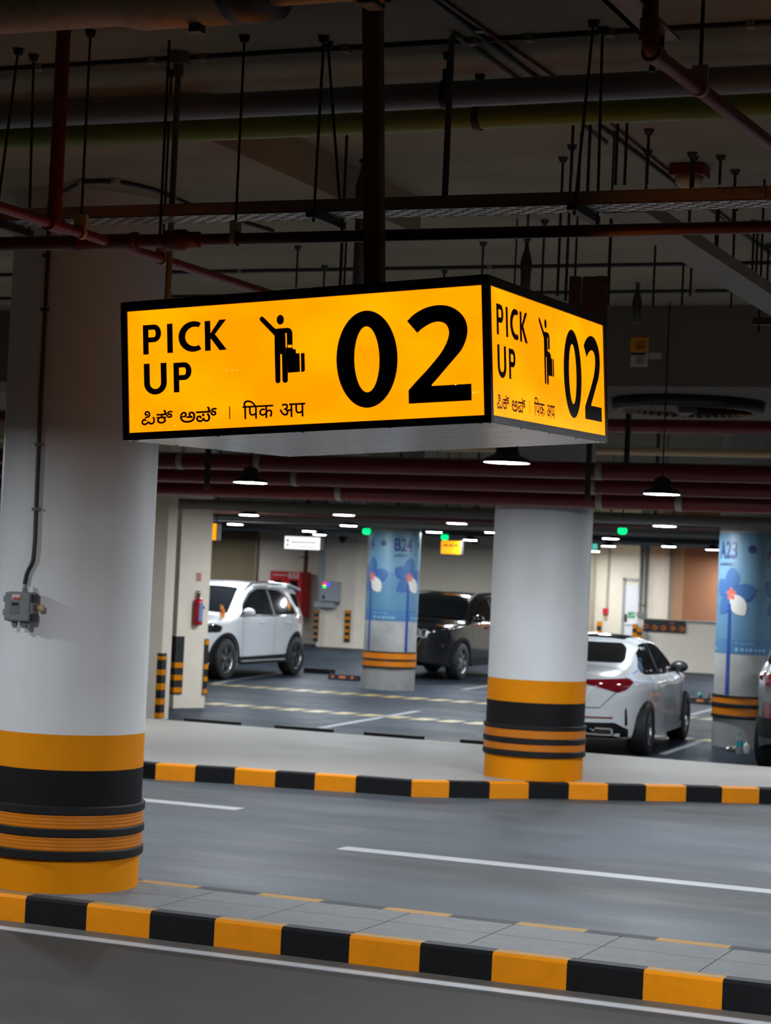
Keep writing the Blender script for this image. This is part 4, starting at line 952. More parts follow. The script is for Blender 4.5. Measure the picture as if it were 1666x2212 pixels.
# ================================================================== WALL FIXTURES AT THE BACK
# roller shutter
x0, x1, z0, z1 = rectY(440, 1141, 549, 1400, YB); z0 = 0
o = empty('roller_shutter', (x0, YB - .01, 0)); tag(o, 'tan ribbed roller shutter in the back wall behind the white SUV', 'shutter')
q = MB(); n_ = 44; hh = (z1) / n_; W_ = x1 - x0; pr_ = []
for k in range(n_): pr_ += [(-.0, k * hh), (-.035, k * hh + hh * .5), (-.0, k * hh + hh * .98)]
v = [(0, a, b) for a, b in pr_] + [(W_, a, b) for a, b in pr_]; m_ = len(pr_)
q.add(v, [(i, m_ + i, m_ + i + 1, i + 1) for i in range(m_ - 1)]); q.build('curtain', M_SHUT, o)
q = MB(); q.box(W_, W_ + .09, -.06, .01, 0, z1 + .1); q.box(-.05, W_ + .09, -.06, .01, z1, z1 + .14); q.build('guide_rail', mat('shutter_rail', (0.20, 0.16, 0.11), 0.5), o)
# red hose cabinet
YC = 50.9
x0, x1, z0, z1 = rectY(582, 1234, 652, 1332, YC); W_, H_ = x1 - x0, z1 - z0
o = empty('fire_hose_cabinet', (x0, YC, z0)); tag(o, 'tall red fire hose cabinet with two dark windows on the back wall', 'cabinet')
MB().box(0, W_, 0, .55, 0, H_, b=.01).build('body', M_CAB, o)
for a, b in ((.012, .495), (.505, .988)):
    dr = MB().box(a * W_, b * W_, -.02, 0, .02, H_ - .03, b=.004).build('door', M_CAB, o)
    mid = (a + b) / 2 * W_; q = MB(); q.box(mid - .11, mid + .11, -.026, -.018, H_ * .16, H_ * .80); q.build('window', M_GLASS, dr)
q = MB(); q.box(.74 * W_ - .15, .74 * W_ + .15, -.026, -.02, H_ * .85, H_ * .975); st_ = q.build('sticker', M_PAPER, o)
q = MB()
for (a, b, c_, d_) in ((-.11, -.02, .52, .9), (.02, .11, .52, .9), (-.12, .12, .1, .22), (-.12, .12, .3, .4)): q.box(.74 * W_ + a, .74 * W_ + b, -.03, -.026, H_ * (.85 + .125 * c_), H_ * (.85 + .125 * d_))
q.build('sticker_print', M_REDL, st_)
q = MB()
for k in range(7): q.box(.10 * W_ + k * .075, .10 * W_ + k * .075 + .05, -.026, -.02, H_ * .90, H_ * .925)
q.build('faint_lettering', M_PAPER, o)
pz = onY(664, 1180, YC + .3); o = empty('fire_main_pipe', (pz.x, YC + .25, z1)); tag(o, 'dark red pipe rising from the fire hose cabinet', 'pipe')
MB().cyl((0, 0, 0), (0, 0, ZC - z1), .06, 16).build('tube', M_REDD, o)
q = MB(); zv = onY(664, 1204, YC).z - z1; q.lathe([(.13, -.012), (.15, -.012), (.15, .012), (.13, .012)], (0, -.12, zv), 20); q.box(-.14, .14, -.13, -.11, zv - .008, zv + .008); q.cyl((0, -.12, zv), (0, 0, zv), .02, 8); q.build('valve_wheel', M_DMET, o)
# grey electric panel with pilot lamps and trunking
YE = 50.3
x0, x1, z0, z1 = rectY(697, 1256, 737, 1300, YE); W_, H_ = x1 - x0, z1 - z0
o = empty('electric_panel', (x0, YE, z0)); tag(o, 'grey electric panel with red, blue and green pilot lights on the wall pier', 'panel box')
MB().box(0, W_, -.22, 0, 0, H_, b=.01).build('body', M_GBOX2, o); 
MB().box(.02, W_ - .02, -.235, -.22, .02, H_ - .02, b=.004).build('door', M_GBOX2, o)
for a, b, m, nm in ((.30, .86, M_RDOT, 'red pilot light'), (.50, .85, M_BDOT, 'blue pilot light'), (.29, .74, M_GDOT, 'green pilot light')):
    d_ = MB().cyl((a * W_, -.255, b * H_), (a * W_, -.235, b * H_), .035, 16).build('pilot_light', m, o); d_['label'] = nm
MB().add([(.16 * W_, -.2365, .14 * H_), (.36 * W_, -.2365, .14 * H_), (.26 * W_, -.2365, .38 * H_)], [(0, 1, 2)]).build('warning_triangle', M_DARK, o)
zc0 = onY(715, 1313, YE).z - z0
q = MB(); q.box(-.12, W_ * .82, -.26, -.01, zc0, zc0 + .14, b=.01); q.build('cable_gutter', M_GBOX2, o)
q = MB(); rr_ = random.Random(5)
for k in range(7): a = .06 + k * .08; q.tube([(a, -.1, .01), (a + rr_.uniform(-.02, .02), -.12, zc0 / 2), (a, -.12, zc0 + .12)], .014, 8)
q.build('cables', M_DARK, o)
tx0, tx1, _, _ = rectY(692, 1160, 703, 1300, YE)
MB().box(tx0 - x0, tx1 - x0, -.12, 0, zc0, ZC - z0).build('trunking', M_GBOX2, o)
# striped corner guards
def guard(label, pts, z0, z1, bands, first_black=0.0, mats=(M_DARK, M_PYEL), t=.02, group=None):
    """pts: plan polyline hugged by the guard; bands: list of (za, zb) yellow lengths"""
    P = [Vector((*p, 0)) for p in pts]; o = empty('corner_guard', (P[0].x, P[0].y, z0)); tag(o, label, 'corner guard', group)
    def strip(za, zb_, d, m, nm, par):
        q = MB()
        L = []
        for i, p in enumerate(P):
            n1 = (P[i] - P[i - 1]) if i > 0 else (P[1] - P[0]); n2 = (P[i + 1] - P[i]) if i < len(P) - 1 else n1
            tt = (n1.normalized() + n2.normalized()).normalized(); nn = Vector((tt.y, -tt.x, 0)); L.append(p + nn * d / max(.5, abs(tt.dot(n1.normalized()))))
        o0 = P[0]; k = len(P)
        vs = [(p - o0 + Vector((0, 0, za - z0))) for p in P] + [(p - o0 + Vector((0, 0, za - z0))) for p in L] + [(p - o0 + Vector((0, 0, zb_ - z0))) for p in P] + [(p - o0 + Vector((0, 0, zb_ - z0))) for p in L]
        f = []
        for i in range(k - 1): f += [(k + i, k + i + 1, 3 * k + i + 1, 3 * k + i), (i, i + 1, k + i + 1, k + i), (2 * k + i, 3 * k + i, 3 * k + i + 1, 2 * k + i + 1)]
        f += [(0, k, 3 * k, 2 * k), (k - 1, 3 * k - 1, 4 * k - 1, 2 * k - 1)]
        q.add(vs, f); return q.build(nm, m, par)
    strip(z0, z1, t, mats[0], 'rubber_strip', o)
    for za, zb_ in bands: strip(za, zb_, t + .003, mats[1], 'yellow_band', o)
zof = lambda px_, py_, Y: onY(px_, py_, Y).z
g_ = A
za, zb_ = 0.02, zof(347, 1411, A.y)
ys = [(1418, 1426), (1449, 1459), (1477, 1491), (1509, 1523), (1541, 1553)]
ys = [(1411 + 6, 1425), (1446, 1458), (1476, 1490), (1509, 1522), (1540, 1551)]
guard('black and yellow corner guard on the wall end beside the near white pillar', [(A.x - .055, A.y), (A.x, A.y), (A.x, A.y + .10)], za, zb_, [(zof(343, b, A.y), zof(343, a, A.y)) for a, b in ys])
d1 = (Dv - Bv).normalized() * .13; d2 = (Cv - Bv).normalized() * .13
guard('wide black corner guard with three yellow bands on the left pier, left of the extinguisher', [tuple(Bv + d1), tuple(Bv), tuple(Bv + d2)], zof(376, 1499, B.y), zof(376, 1374, B.y), [(zof(376, b, B.y), zof(376, a, B.y)) for a, b in ((1431, 1442), (1458, 1469), (1485, 1496))])
e1 = (Bv - Cv).normalized() * .05; e2 = (pier[2] - Cv).normalized() * .14
guard('narrow black and yellow corner guard on the left pier, beside the white SUV', [tuple(Cv + e1), tuple(Cv), tuple(Cv + e2)], zof(441, 1500, Cc.y), zof(441, 1380, Cc.y), [(zof(441, b, Cc.y), zof(441, a, Cc.y)) for a, b in ((1382, 1392), (1434, 1445), (1461, 1471), (1488, 1498))])
def wall_guard(lb, px0, px1, y0_, y1_, Y, nb, dark=M_DARK, yel=M_PYEL, topfirst=True):
    a = onY(px0, (y0_ + y1_) / 2, Y); b = onY(px1, (y0_ + y1_) / 2, Y); zt_, zb2 = onY(px0, y0_, Y).z, onY(px0, y1_, Y).z
    h_ = (zt_ - zb2) / (nb * 2)
    guard(lb, [(a.x, Y), (b.x, Y)], zb2, zt_, [(zt_ - (2 * k + 1) * h_, zt_ - (2 * k) * h_) for k in range(nb)], mats=(dark, yel), t=.04)
M_OBAND = mat('faded_orange_band', (0.42, 0.15, 0.03), 0.5)
wall_guard('faded orange striped guard left of the wall pier near the red cabinet', 679, 688, 1318, 1385, 50.28, 5, mats[0] if False else M_DARK, M_OBAND)
wall_guard('striped guard on the wall pier below and right of the electric panel', 746, 757, 1318, 1386, 50.28, 5)
wall_guard('striped guard on the wall pier tucked against pillar B24', 780, 786, 1318, 1386, 50.6, 5)
wall_guard('striped guard in the bright recess left of the white sedan roof', 1290, 1300, 1342, 1382, YB - .01, 2)
wall_guard('striped guard on the pilaster, left one behind the sedan roof', 1367, 1377, 1348, 1384, 48.3, 2)
wall_guard('striped guard on the pilaster, right one behind the sedan roof', 1377, 1387, 1357, 1386, 48.25, 2)
# cameras
for lb, px_, py_, Y in (('black dome camera on the wall right of the white lit sign', 742, 1163, 47.5), ('small security camera high left of the second pillar', 1027, 1167, 49.0)):
    p = onY(px_, py_, Y); o = empty('security_camera', p); tag(o, lb, 'camera')
    MB().lathe([(0, -.12), (.08, -.09), (.12, -.02), (.12, .04), (0, .04)], n=20).build('dome', M_DARK, o)
    q = MB(); q.cyl((0, 0, .04), (0, 0, ZC - p.z), .02, 8); q.build('stem', M_GALV, o)
# extinguisher, its sign
nrm = Vector(((Cv - Bv).normalized().y, -(Cv - Bv).normalized().x, 0))
ey = B.y + (Cc.y - B.y) * .8
pe = onY(428, 1320, ey - .12)
bt = onY(428, 1350, ey - .12).z; tp = onY(428, 1292, ey - .12).z
o = empty('fire_extinguisher', (pe.x, pe.y, bt)); tag(o, 'red fire extinguisher with a blue label hung on the left pier', 'fire extinguisher')
H_ = tp - bt; r_ = .068
MB().lathe([(0, 0), (r_ * .9, 0), (r_, .015), (r_, H_ - .06), (r_ * .8, H_ - .02), (.03, H_), (.0, H_)], n=32).build('cylinder', M_EXT, o)
a0 = math.atan2(-pe.y, -pe.x)
q = MB(); q.add([((r_ + .002) * math.cos(a0 + .25 + .9 * k / 8), (r_ + .002) * math.sin(a0 + .25 + .9 * k / 8), z) for z in (H_ * .14, H_ * .82) for k in range(9)], [(k, k + 1, 10 + k, 9 + k) for k in range(8)], smooth=True); lab_ = q.build('label_sheet', M_LBLUE, o)
q = MB(); q.cyl((0, 0, H_), (0, 0, H_ + .05), .018, 12); q.box(-.07, .03, -.012, .012, H_ + .05, H_ + .068); q.box(-.07, .02, -.012, .012, H_ + .085, H_ + .10); q.build('valve_handle', M_DMET, o)
q = MB(); q.tube([(-.02, 0, H_ + .03), (-.11, -.02, H_ - .02), (-.10, -.03, H_ * .5), (-.085, -.03, H_ * .25)], .011, 10, bend=.06); q.build('hose', M_DARK, o)
q = MB(); q.box(-.05, .05, .06, .10, H_ * .6, H_ * .7); q.build('wall_bracket', M_DMET, o)
ps = onY(420, 1246, ey - .04); tv = (Cv - Bv).normalized(); tv = Vector((tv.x, tv.y, 0))
q = MB(); q.obox((0, 0, 0), tv * .045, nrm * .005, (0, 0, .066)); o = q.build('wall_notice', M_PAPER, None, Vector((B.x, B.y, 0)) + tv * ((Cv - Bv).length * .62) + nrm * .006 + Vector((0, 0, ps.z))); tag(o, 'small red and white notice on the left pier above the extinguisher', 'notice')
q = MB()
for a, b in ((.035, .055), (.012, .028), (-.015, .005), (-.05, -.022)): q.obox(nrm * .006 + Vector((0, 0, (a + b) / 2)), tv * .036, nrm * .0015, (0, 0, (b - a) / 2))
q.build('print', M_REDL, o)

# door in the recess, call point, arrow board, conduit on pilaster
x0, x1, z0, z1 = rectY(1344, 1252, 1378, 1420, YB); z1 = zof(1360, 1254, YB)
o = empty('door_1', (x0, YB, 0)); o['kind'] = 'structure'
q = MB(); q.box(0, .07, -.06, 0, 0, z1 + .06); q.box(0, x1 - x0, -.06, 0, z1, z1 + .06); q.build('door_frame', M_GREYT, o)
q = MB(); q.box(.07, x1 - x0, -.03, 0, 0, z1 - .10); dl = q.build('door_leaf', M_DOOR, o)
q = MB(); q.box(.10, x1 - x0 - .05, -.06, -.03, .98, 1.04, b=.008); q.build('push_bar', M_DOOR, dl)
q = MB(); q.box(.09, .13, -.08, -.03, 1.05, 1.25); q.build('handle', M_DMET, dl)
sx0, sx1, sz0, sz1 = rectY(1357, 1322, 1372, 1335, YB - .04)
q = MB(); q.box(0, sx1 - sx0, -.006, 0, 0, sz1 - sz0); o = q.build('door_sign', M_SIGNG, None, (sx0, YB - .032, sz0)); tag(o, 'small green sign on the white door in the recess', 'sign')
q = MB()
for k in range(3): q.box(.05 + .05 * k, .12 + .09 * k, -.008, -.006, .05 + k * .025, .07 + k * .025)
q.build('faint_mark', M_PAPER, o)
sx0, sx1, sz0, sz1 = rectY(1369, 1262, 1375, 1283, YB - .5)
q = MB(); q.box(0, sx1 - sx0, -.01, 0.01, 0, sz1 - sz0); o = q.build('door_sign', mat('teal_sign', (0.12, 0.50, 0.42), 0.5), None, (sx0, YB - .05, sz0)); tag(o, 'narrow teal projecting sign above the door in the recess', 'sign')
sx0, sx1, sz0, sz1 = rectY(1304, 1314, 1315, 1326, YB)
o = empty('fire_call_point', (sx0, YB, sz0)); tag(o, 'small red fire call point on the bright recess wall', 'call point')
MB().box(0, sx1 - sx0, -.08, 0, 0, sz1 - sz0, b=.008).build('box', M_CAB, o)
q = MB(); q.box(.02, sx1 - sx0 - .03, -.02, 0, -.17, -.01); q.build('notice', mat('brown_notice', (0.32, 0.25, 0.17), 0.6), o)
q = MB(); q.cyl(((sx1 - sx0) * .5, -.015, sz1 - sz0), ((sx1 - sx0) * .5 + .03, -.015, ZC - sz0), .014, 8); q.cyl(((sx1 - sx0) * .8, -.015, sz1 - sz0), ((sx1 - sx0) * .8 + .03, -.015, ZC - sz0), .014, 8); q.build('conduit', M_CLIP, o)
x0, x1, z0, z1 = rectY(1391, 1338.5, 1482, 1364, YP)
z0, z1 = zof(1436, 1366, YP), zof(1436, 1339.5, YP)
o = empty('arrow_board', (x0, YP - .002, z0)); tag(o, 'black board with a row of amber arrows on the ramp parapet', 'sign board')
W_, H_ = x1 - x0, z1 - z0
MB().box(0, W_, -.03, 0, 0, H_, b=.006).build('board', M_DARK, o)
for k, u_ in enumerate((.28, .49, .71, .92)):
    q = MB(); cx, cz, s_ = u_ * W_, H_ * .36, .075
    fn = lambda a, b: (cx + a * s_, -.034, cz + b * s_)
    wrap2d([[(-.9, .22), (0, .22), (-.28, .9), (.1, .9), (1, 0), (.1, -.9), (-.28, -.9), (0, -.22), (-.9, -.22)]], 0, fn, q, 0, False); wrap2d([ellipse(-.55, 0, .5, .75, 16)], 0, fn, q, 0, False)
    q.build('arrow', M_AMB, o)
q = MB()
for a, b, w_, h_ in ((.055, .42, .07, .05), (.68, .80, .06, .035)):
    fn = lambda u_, v_: (a * W_ + u_, -.034, b * H_ + v_); ringpoly(q, ellipse(0, 0, w_, h_, 24), ellipse(0, 0, w_ * .65, h_ * .6, 24), fn)
q.build('ring_mark', M_AMB, o)
pz = onY(1392, 1250, YP); o = empty('wall_conduit', (pz.x - .02, YP, zpar)); tag(o, 'pair of thin conduits with a small box on the pilaster above the arrow board', 'conduit')
q = MB(); q.cyl((-.05, -.02, .05), (-.05, -.02, 2.0), .012, 8); q.build('tube', M_CGREY, o); q = MB(); q.cyl((.06, -.02, .05), (.06, -.02, 2.0), .012, 8); q.build('tube', M_CGREY, o)
q = MB(); q.box(-.11, .09, -.06, 0, .02, .14); q.box(-.08, .09, -.05, 0, .31, .34); q.build('socket_box', M_GREYT, o)

# grey junction box on the near pillar
pb_ = on_pillar(58, 1311, PLR); nr_ = Vector((pb_.x - PLX, pb_.y - PLY, 0)).normalized(); nb = (nr_ * .45 + Vector((-pb_.x, -pb_.y, 0)).normalized() * .55 + RT * -.18).normalized(); nb.z = 0; tb_ = Vector((-nb.y, nb.x, 0))
o = empty('junction_box', pb_ + nb * .012); o.rotation_euler = (0, 0, math.atan2(tb_.y, tb_.x)); tag(o, 'grey plastic junction box with a small window, mounted on the near white pillar', 'junction box')
k_ = 1 / 400.0
MB().box(-.078, .082, -.085, -.012, -.085, .085, b=.012).build('body', M_GBOX, o)
lid = MB().box(-.084, .072, -.105, -.082, -.080, .082, b=.010).build('lid', M_GBOX, o)
MB().box(-.046, .010, -.109, -.104, -.038, .032, b=.002).build('inner_plate', mat('box_plate', (0.13, 0.14, 0.15), 0.4), lid)
MB().box(-.032, .004, -.111, -.108, .008, .024).build('display_window', M_DARK, lid)
MB().box(-.034, .014, -.108, -.104, .043, .070).build('warning_sticker', M_PAPER, lid); MB().box(-.026, .014, -.110, -.107, .043, .055).build('sticker_print', M_REDL, lid)
for zz_ in (.042, -.034): MB().box(-.096, -.082, -.095, -.03, zz_ - .018, zz_ + .018, b=.003).build('latch', M_GBOX, o)
MB().box(.076, .09, -.09, -.02, .03, .075, b=.003).build('hinge', M_DARK, o); MB().box(.076, .09, -.09, -.02, -.08, -.035, b=.003).build('hinge', M_DARK, o)
for xx_, w_ in ((-.04, .015), (.018, .019), (.048, .013)):
    q = MB(); q.cyl((xx_, -.05, -.086), (xx_, -.05, -.105), w_ * 1.15, 6, smooth=False); q.cyl((xx_, -.05, -.1), (xx_, -.05, -.118), w_ * .85, 16); q.build('cable_gland', M_GBOX, o)
q = MB(); q.cyl((.002, -.03, .084), (.002, -.03, .108), .014, 6, smooth=False); q.cyl((.002, -.03, .10), (.002, -.025, .128), .011, 16); q.build('top_gland', M_GBOX, o)
q = MB(); q.lathe([(.0, 0), (.016, 0), (.022, .02), (.016, .035), (0, .035)], (.095, -.04, .0), 14, axis='x'); q.build('side_plug', M_CREAM, o)

# ================================================================== WHEEL STOPS AND LITTER
def wheel_stop(lb, x, y, L_, amber=True):
    o = empty('wheel_stop', (x, y, 0)); tag(o, lb, 'wheel stop')
    q = MB(); q.prism([(-.075, 0), (.075, 0), (.045, .10), (-.045, .10)], lambda a, b, t_: (t_, a, b), -L_ / 2, L_ / 2); q.build('rubber_block', M_RUB, o)
    if amber:
        for k in (-.36, -.03, .30):
            q = MB(); w_ = .022 if k != -.03 else .065; q.add([(k * L_ - w_, -.067, .035), (k * L_ + w_, -.067, .035), (k * L_ + w_, -.054, .075), (k * L_ - w_, -.054, .075)], [(0, 1, 2, 3)]); q.build('reflector', M_AMB, o)
a = onZ(690, 1455); wheel_stop('black wheel stop on the bay floor behind the white SUV', a.x, a.y, .62, False)
a = onZ(744, 1469); wheel_stop('black wheel stop with amber reflectors left of pillar B24', a.x, a.y, .60)
a = onZ(1516, 1520); wheel_stop('black wheel stop with amber reflectors beside pillar A23', a.x, a.y, .60)
for px_, lb in ((425, 'low black wheel stop at the walkway edge beside the left pier'), (630, 'low black wheel stop at the walkway edge, left of pillar B24'), (829, 'low black wheel stop at the walkway edge, straight before pillar B24'), (1045, 'low black wheel stop at the walkway edge, hidden partly by the second pillar')):
    a = onZ(px_, {425: 1560, 630: 1575, 829: 1590, 1045: 1606}[px_], .17); o = empty('wheel_stop', (a.x, 22.42, 0)); tag(o, lb, 'wheel stop')
    MB().prism([(-.08, 0), (.08, 0), (.05, .178), (-.05, .178)], lambda u_, v_, t_: (t_, u_, v_), -.36, .36).build('rubber_block', M_RUB, o)
def bottle(lb, p, prof, m, capm, lab=None):
    o = empty('bottle', p); tag(o, lb, 'bottle')
    MB().lathe(prof, n=24).build('body', m, o)
    zt_ = prof[-1][1]; q = MB(); q.cyl((0, 0, zt_ - .005), (0, 0, zt_ + .022), prof[-2][0] * 1.25, 14); q.build('cap', capm, o)
    if lab: q = MB(); q.lathe([(lab[0], lab[1]), (lab[0], lab[2])], n=24); q.build('label_sleeve', M_TEAL, o)
PB = [(0, 0), (.036, 0), (.040, .012), (.040, .07), (.037, .08), (.040, .09), (.040, .17), (.033, .20), (.015, .235), (.013, .25), (0, .25)]
p = onZ(1597, 1630); bottle('clear water bottle with a teal label standing at the foot of pillar A23', p, PB, M_PET_PL, M_TEAL, (.0405, .10, .165))
p = onZ(1613, 1629); bottle('white plastic bottle standing at the foot of pillar A23', p, [(0, 0), (.034, 0), (.037, .01), (.037, .10), (.03, .125), (.014, .14), (.012, .15), (0, .15)], M_BWHITE, M_GBOX2)
p = onZ(1581, 1623); bm = bmesh.new(); bmesh.ops.create_icosphere(bm, subdivisions=3, radius=.07); rr_ = random.Random(9)
for v_ in bm.verts: v_.co *= 1 + rr_.uniform(-.35, .25); v_.co.z = max(-.03, v_.co.z * .5)
o = MB().bm(bm).build('wrapper', M_FOIL, None, (p.x, p.y, .035)); tag(o, 'crumpled wrapper lying at the foot of pillar A23', 'litter')
a = onZ(1516, 1520)
for lb, dx in (('small teal-capped bottle lying on the wheel stop beside pillar A23', -.03), ('second clear cup on the wheel stop beside pillar A23', .12)):
    o = empty('drink_cup', (a.x + dx, a.y, .10)); tag(o, lb, 'cup')
    MB().lathe([(0, 0), (.028, 0), (.036, .09), (.033, .09), (.026, .006), (0, .006)], n=20).build('body', M_TEAL if dx < 0 else M_PET_PL, o)

# ================================================================== CARS
class Shape:
    """smooth car envelope: centre-line height over length, plan width, tuck-in of the cabin; x forward, y to the car's left"""
    def __init__(s, top, bot, W, belt, tumble, hr_hood, hr_cab, cab, arches, plan=5.0, p=2.6, sm=.05, sill=.05, shoulder=.012):
        s.sh = shoulder
        s.x0, s.x1 = top[0][0], top[-1][0]
        s.g = np.linspace(s.x0, s.x1, 1200)
        z = np.interp(s.g, [a for a, b in top], [b for a, b in top]); b = np.interp(s.g, [a for a, b_ in bot], [b_ for a, b_ in bot])
        k = int(sm / (s.g[1] - s.g[0])); ker = np.hanning(2 * k + 3); ker /= ker.sum()
        pad = lambda q: np.convolve(np.pad(q, k + 1, mode='edge'), ker, 'valid')
        s.zt = pad(z); s.b0 = pad(b); s.zb = s.b0.copy()
        for ax_, rr_ in arches:
            a = np.sqrt(np.clip(rr_ ** 2 - (s.g - ax_) ** 2, 0, None)); s.zb = np.where(np.abs(s.g - ax_) < rr_, np.maximum(s.zb, arches[0][1] * .86 + a - .0 * a), s.zb)
        s.W, s.belt, s.tum, s.p, s.plan, s.sill = W / 2, belt, tumble, p, plan, sill
        s.hh, s.hc, s.cab = hr_hood, hr_cab, cab
    def ZT(s, x): return float(np.interp(x, s.g, s.zt))
    def ZB(s, x): return float(np.interp(x, s.g, s.zb))
    def width(s, x):
        c = (s.x0 + s.x1) / 2; hL = (s.x1 - s.x0) / 2 + .012; u = min(1, abs(x - c) / hL); return s.W * (1 - u ** s.plan) ** (1 / 2.4)
    def HR(s, x):
        a, b = s.cab; t = min(1, max(0, (x - a + .25) / .25)) * min(1, max(0, (b + .25 - x) / .25)); return min(s.hh + (s.hc - s.hh) * t, .75 * max(.02, s.ZT(x) - s.ZB(x)))
    def half(s, x, z):
        zt = s.ZT(x); hr = s.HR(x)
        if z >= zt: return 0.0
        w = s.width(x)
        if z <= s.belt: w *= 1 - s.sill * ((s.belt - z) / s.belt) ** 2
        else: w -= s.tum * (z - s.belt) + s.sh * min(1, (z - s.belt) / (.04 + s.sh * .8))
        t = (z - (zt - hr)) / hr
        if t > 0: w *= (1 - t ** s.p) ** (1 / s.p)
        return max(0.0, w)
    def inside(s, x, y, z): return s.x0 < x < s.x1 and s.ZB(x) <= z < s.ZT(x) and abs(y) < s.half(x, z)
    def body(s, n=130):
        t = np.linspace(0, 1, n); t = .5 - .5 * np.cos(PI * t); t = .55 * t + .45 * np.linspace(0, 1, n)
        xs = s.x0 + .003 + (s.x1 - s.x0 - .006) * t
        rings = []
        for x in xs:
            zb, zt, hr = s.ZB(x), s.ZT(x), s.HR(x); pts = [(0, zb)]
            for k in range(17): z = zb + (zt - hr - zb) * k / 16; pts.append((s.half(x, z + 1e-6), z))
            for k in range(1, 11):
                a = PI / 2 * k / 10; z = zt - hr + hr * math.sin(a) ** (2 / s.p); pts.append((s.half(x, min(z, zt - 1e-6)) if k < 10 else 0.0, z))
            rings.append([(x, y, z) for y, z in pts] + [(x, -y, z) for y, z in reversed(pts[1:-1])])
        m = len(rings[0]); v = [q for r in rings for q in r]; mb = MB(); half_n = 28
        fs = [[], []]
        for i in range(n - 1):
            for k in range(m): fs[1 if k in (0, m - 1) else 0].append((i * m + k, (i + 1) * m + k, (i + 1) * m + (k + 1) % m, i * m + (k + 1) % m))
        mb.add(v, fs[0], 0, True); o = len(mb.v) - len(v)
        for f in fs[1]: mb.f.append([q + o for q in f]); mb.m.append(1); mb.sm.append(False)
        mb.add(rings[0], [tuple(range(m))], 0, True); mb.add(rings[-1], [tuple(range(m - 1, -1, -1))], 0, True)
        return mb
    def hit(s, axis, sg, a, b, off):
        """surface point met when coming from outside along an axis; a, b: the two other coordinates"""
        if axis == 'y': f = lambda t: (a, t, b); lo, hi = 0.0, sg * 1.3
        elif axis == 'x': f = lambda t: (t, a, b); lo, hi = None, (s.x1 if sg > 0 else s.x0)
        else: f = lambda t: (a, b, t); lo, hi = s.belt * .8, 2.2
        if lo is None:
            lo = hi
            for k in range(160):
                lo = hi - sg * .02 * k
                if s.inside(*f(lo)): break
            hi = lo + sg * .02
        for _ in range(22):
            m = (lo + hi) / 2
            if s.inside(*f(m)): lo = m
            else: hi = m
        q = list(f(lo)); q[{'x': 0, 'y': 1, 'z': 2}[axis]] += off * (sg if axis != 'z' else 1); return tuple(q)

def rounded(poly, r=.06, n=5):
    out = []
    P = [Vector((*p, 0)) for p in poly]
    for i, p in enumerate(P):
        a, b = P[i - 1] - p, P[(i + 1) % len(P)] - p; k = min(r, a.length * .45, b.length * .45); A_ = p + a.normalized() * k; B_ = p + b.normalized() * k
        for j in range(n + 1): t = j / n; q = A_ * (1 - t) ** 2 + p * 2 * t * (1 - t) + B_ * t * t; out.append((q.x, q.y))
    return out
def cpatch(root, name, sh, axis, sg, polys, m, off=.006, step=.06, r=.05, parent=None):
    q = MB(); wrap2d([rounded(p, r) if r else p for p in polys], step, lambda a, b: sh.hit(axis, sg, a, b, off), q); return q.build(name, m, parent or root)
def line_patch(pts, w):
    L_, R_ = [], []
    for i, p in enumerate(pts):
        a = pts[max(i - 1, 0)]; b = pts[min(i + 1, len(pts) - 1)]; dx, dy = b[0] - a[0], b[1] - a[1]; l = math.hypot(dx, dy); L_.append((p[0] - dy / l * w / 2, p[1] + dx / l * w / 2)); R_.append((p[0] + dy / l * w / 2, p[1] - dx / l * w / 2))
    return L_ + R_[::-1]
def wheel(root, x, y, r, w, spokes=5, rimm=M_RIM, double=True):
    sg = 1 if y > 0 else -1
    q = MB(); q.lathe([(r * .66, -w / 2), (r * .93, -w / 2), (r * .985, -w / 2 + .02), (r, -w / 2 + .05), (r, w / 2 - .05), (r * .985, w / 2 - .02), (r * .93, w / 2), (r * .66, w / 2)], (0, 0, 0), 40, axis='y')
    o = q.build('wheel', M_TYRE, root, (x, y, r))
    ro = .64 * r + .02; q = MB(); f = sg * (w / 2 - .015)
    q.lathe([(ro, f - sg * .10), (ro, f), (ro - .02, f + sg * .006), (ro - .03, f - sg * .02), (ro - .035, f - sg * .10)], (0, 0, 0), 40, axis='y')
    q.lathe([(0, f - sg * .02), (.055, f - sg * .015), (.06, f - sg * .05), (0, f - sg * .05)], (0, 0, 0), 24, axis='y')
    for k in range(spokes):
        for d_ in ((-.16, .16) if double else (0,)):
            a = 2 * PI * k / spokes + d_ + .3; u = Vector((math.cos(a), 0, math.sin(a))); t_ = Vector((-math.sin(a), 0, math.cos(a)))
            q.obox(u * ((ro + .03) / 2) + Vector((0, f - sg * .025, 0)), u * ((ro - .07) / 2), t_ * (.021 if double else .034), (0, .014, 0))
    q.build('rim', rimm, o)
    q = MB(); q.cyl((0, f - sg * .11, 0), (0, f - sg * .09, 0), ro - .01, 32); q.build('brake_disc', M_DMET, o)
    return o
def mirror(root, x, y, z, sg, m):
    q = MB(); bm = bmesh.new(); bmesh.ops.create_uvsphere(bm, u_segments=20, v_segments=12, radius=1)
    for v_ in bm.verts: v_.co = Vector((x + v_.co.x * .085 - (.02 if v_.co.x < 0 else 0), y + sg * (.11 + v_.co.y * .115 * sg), z + v_.co.z * .085 * (1 if v_.co.z > 0 else .8)))
    q.bm(bm, 0, True); q.box(x - .03, x + .04, min(y, y + sg * .06) - .0, max(y, y + sg * .06), z - .075, z - .045); return q.build('side_mirror', m, root)
def place(root, x, y, heading): root.location = (x, y, 0); root.rotation_euler = (0, 0, heading)

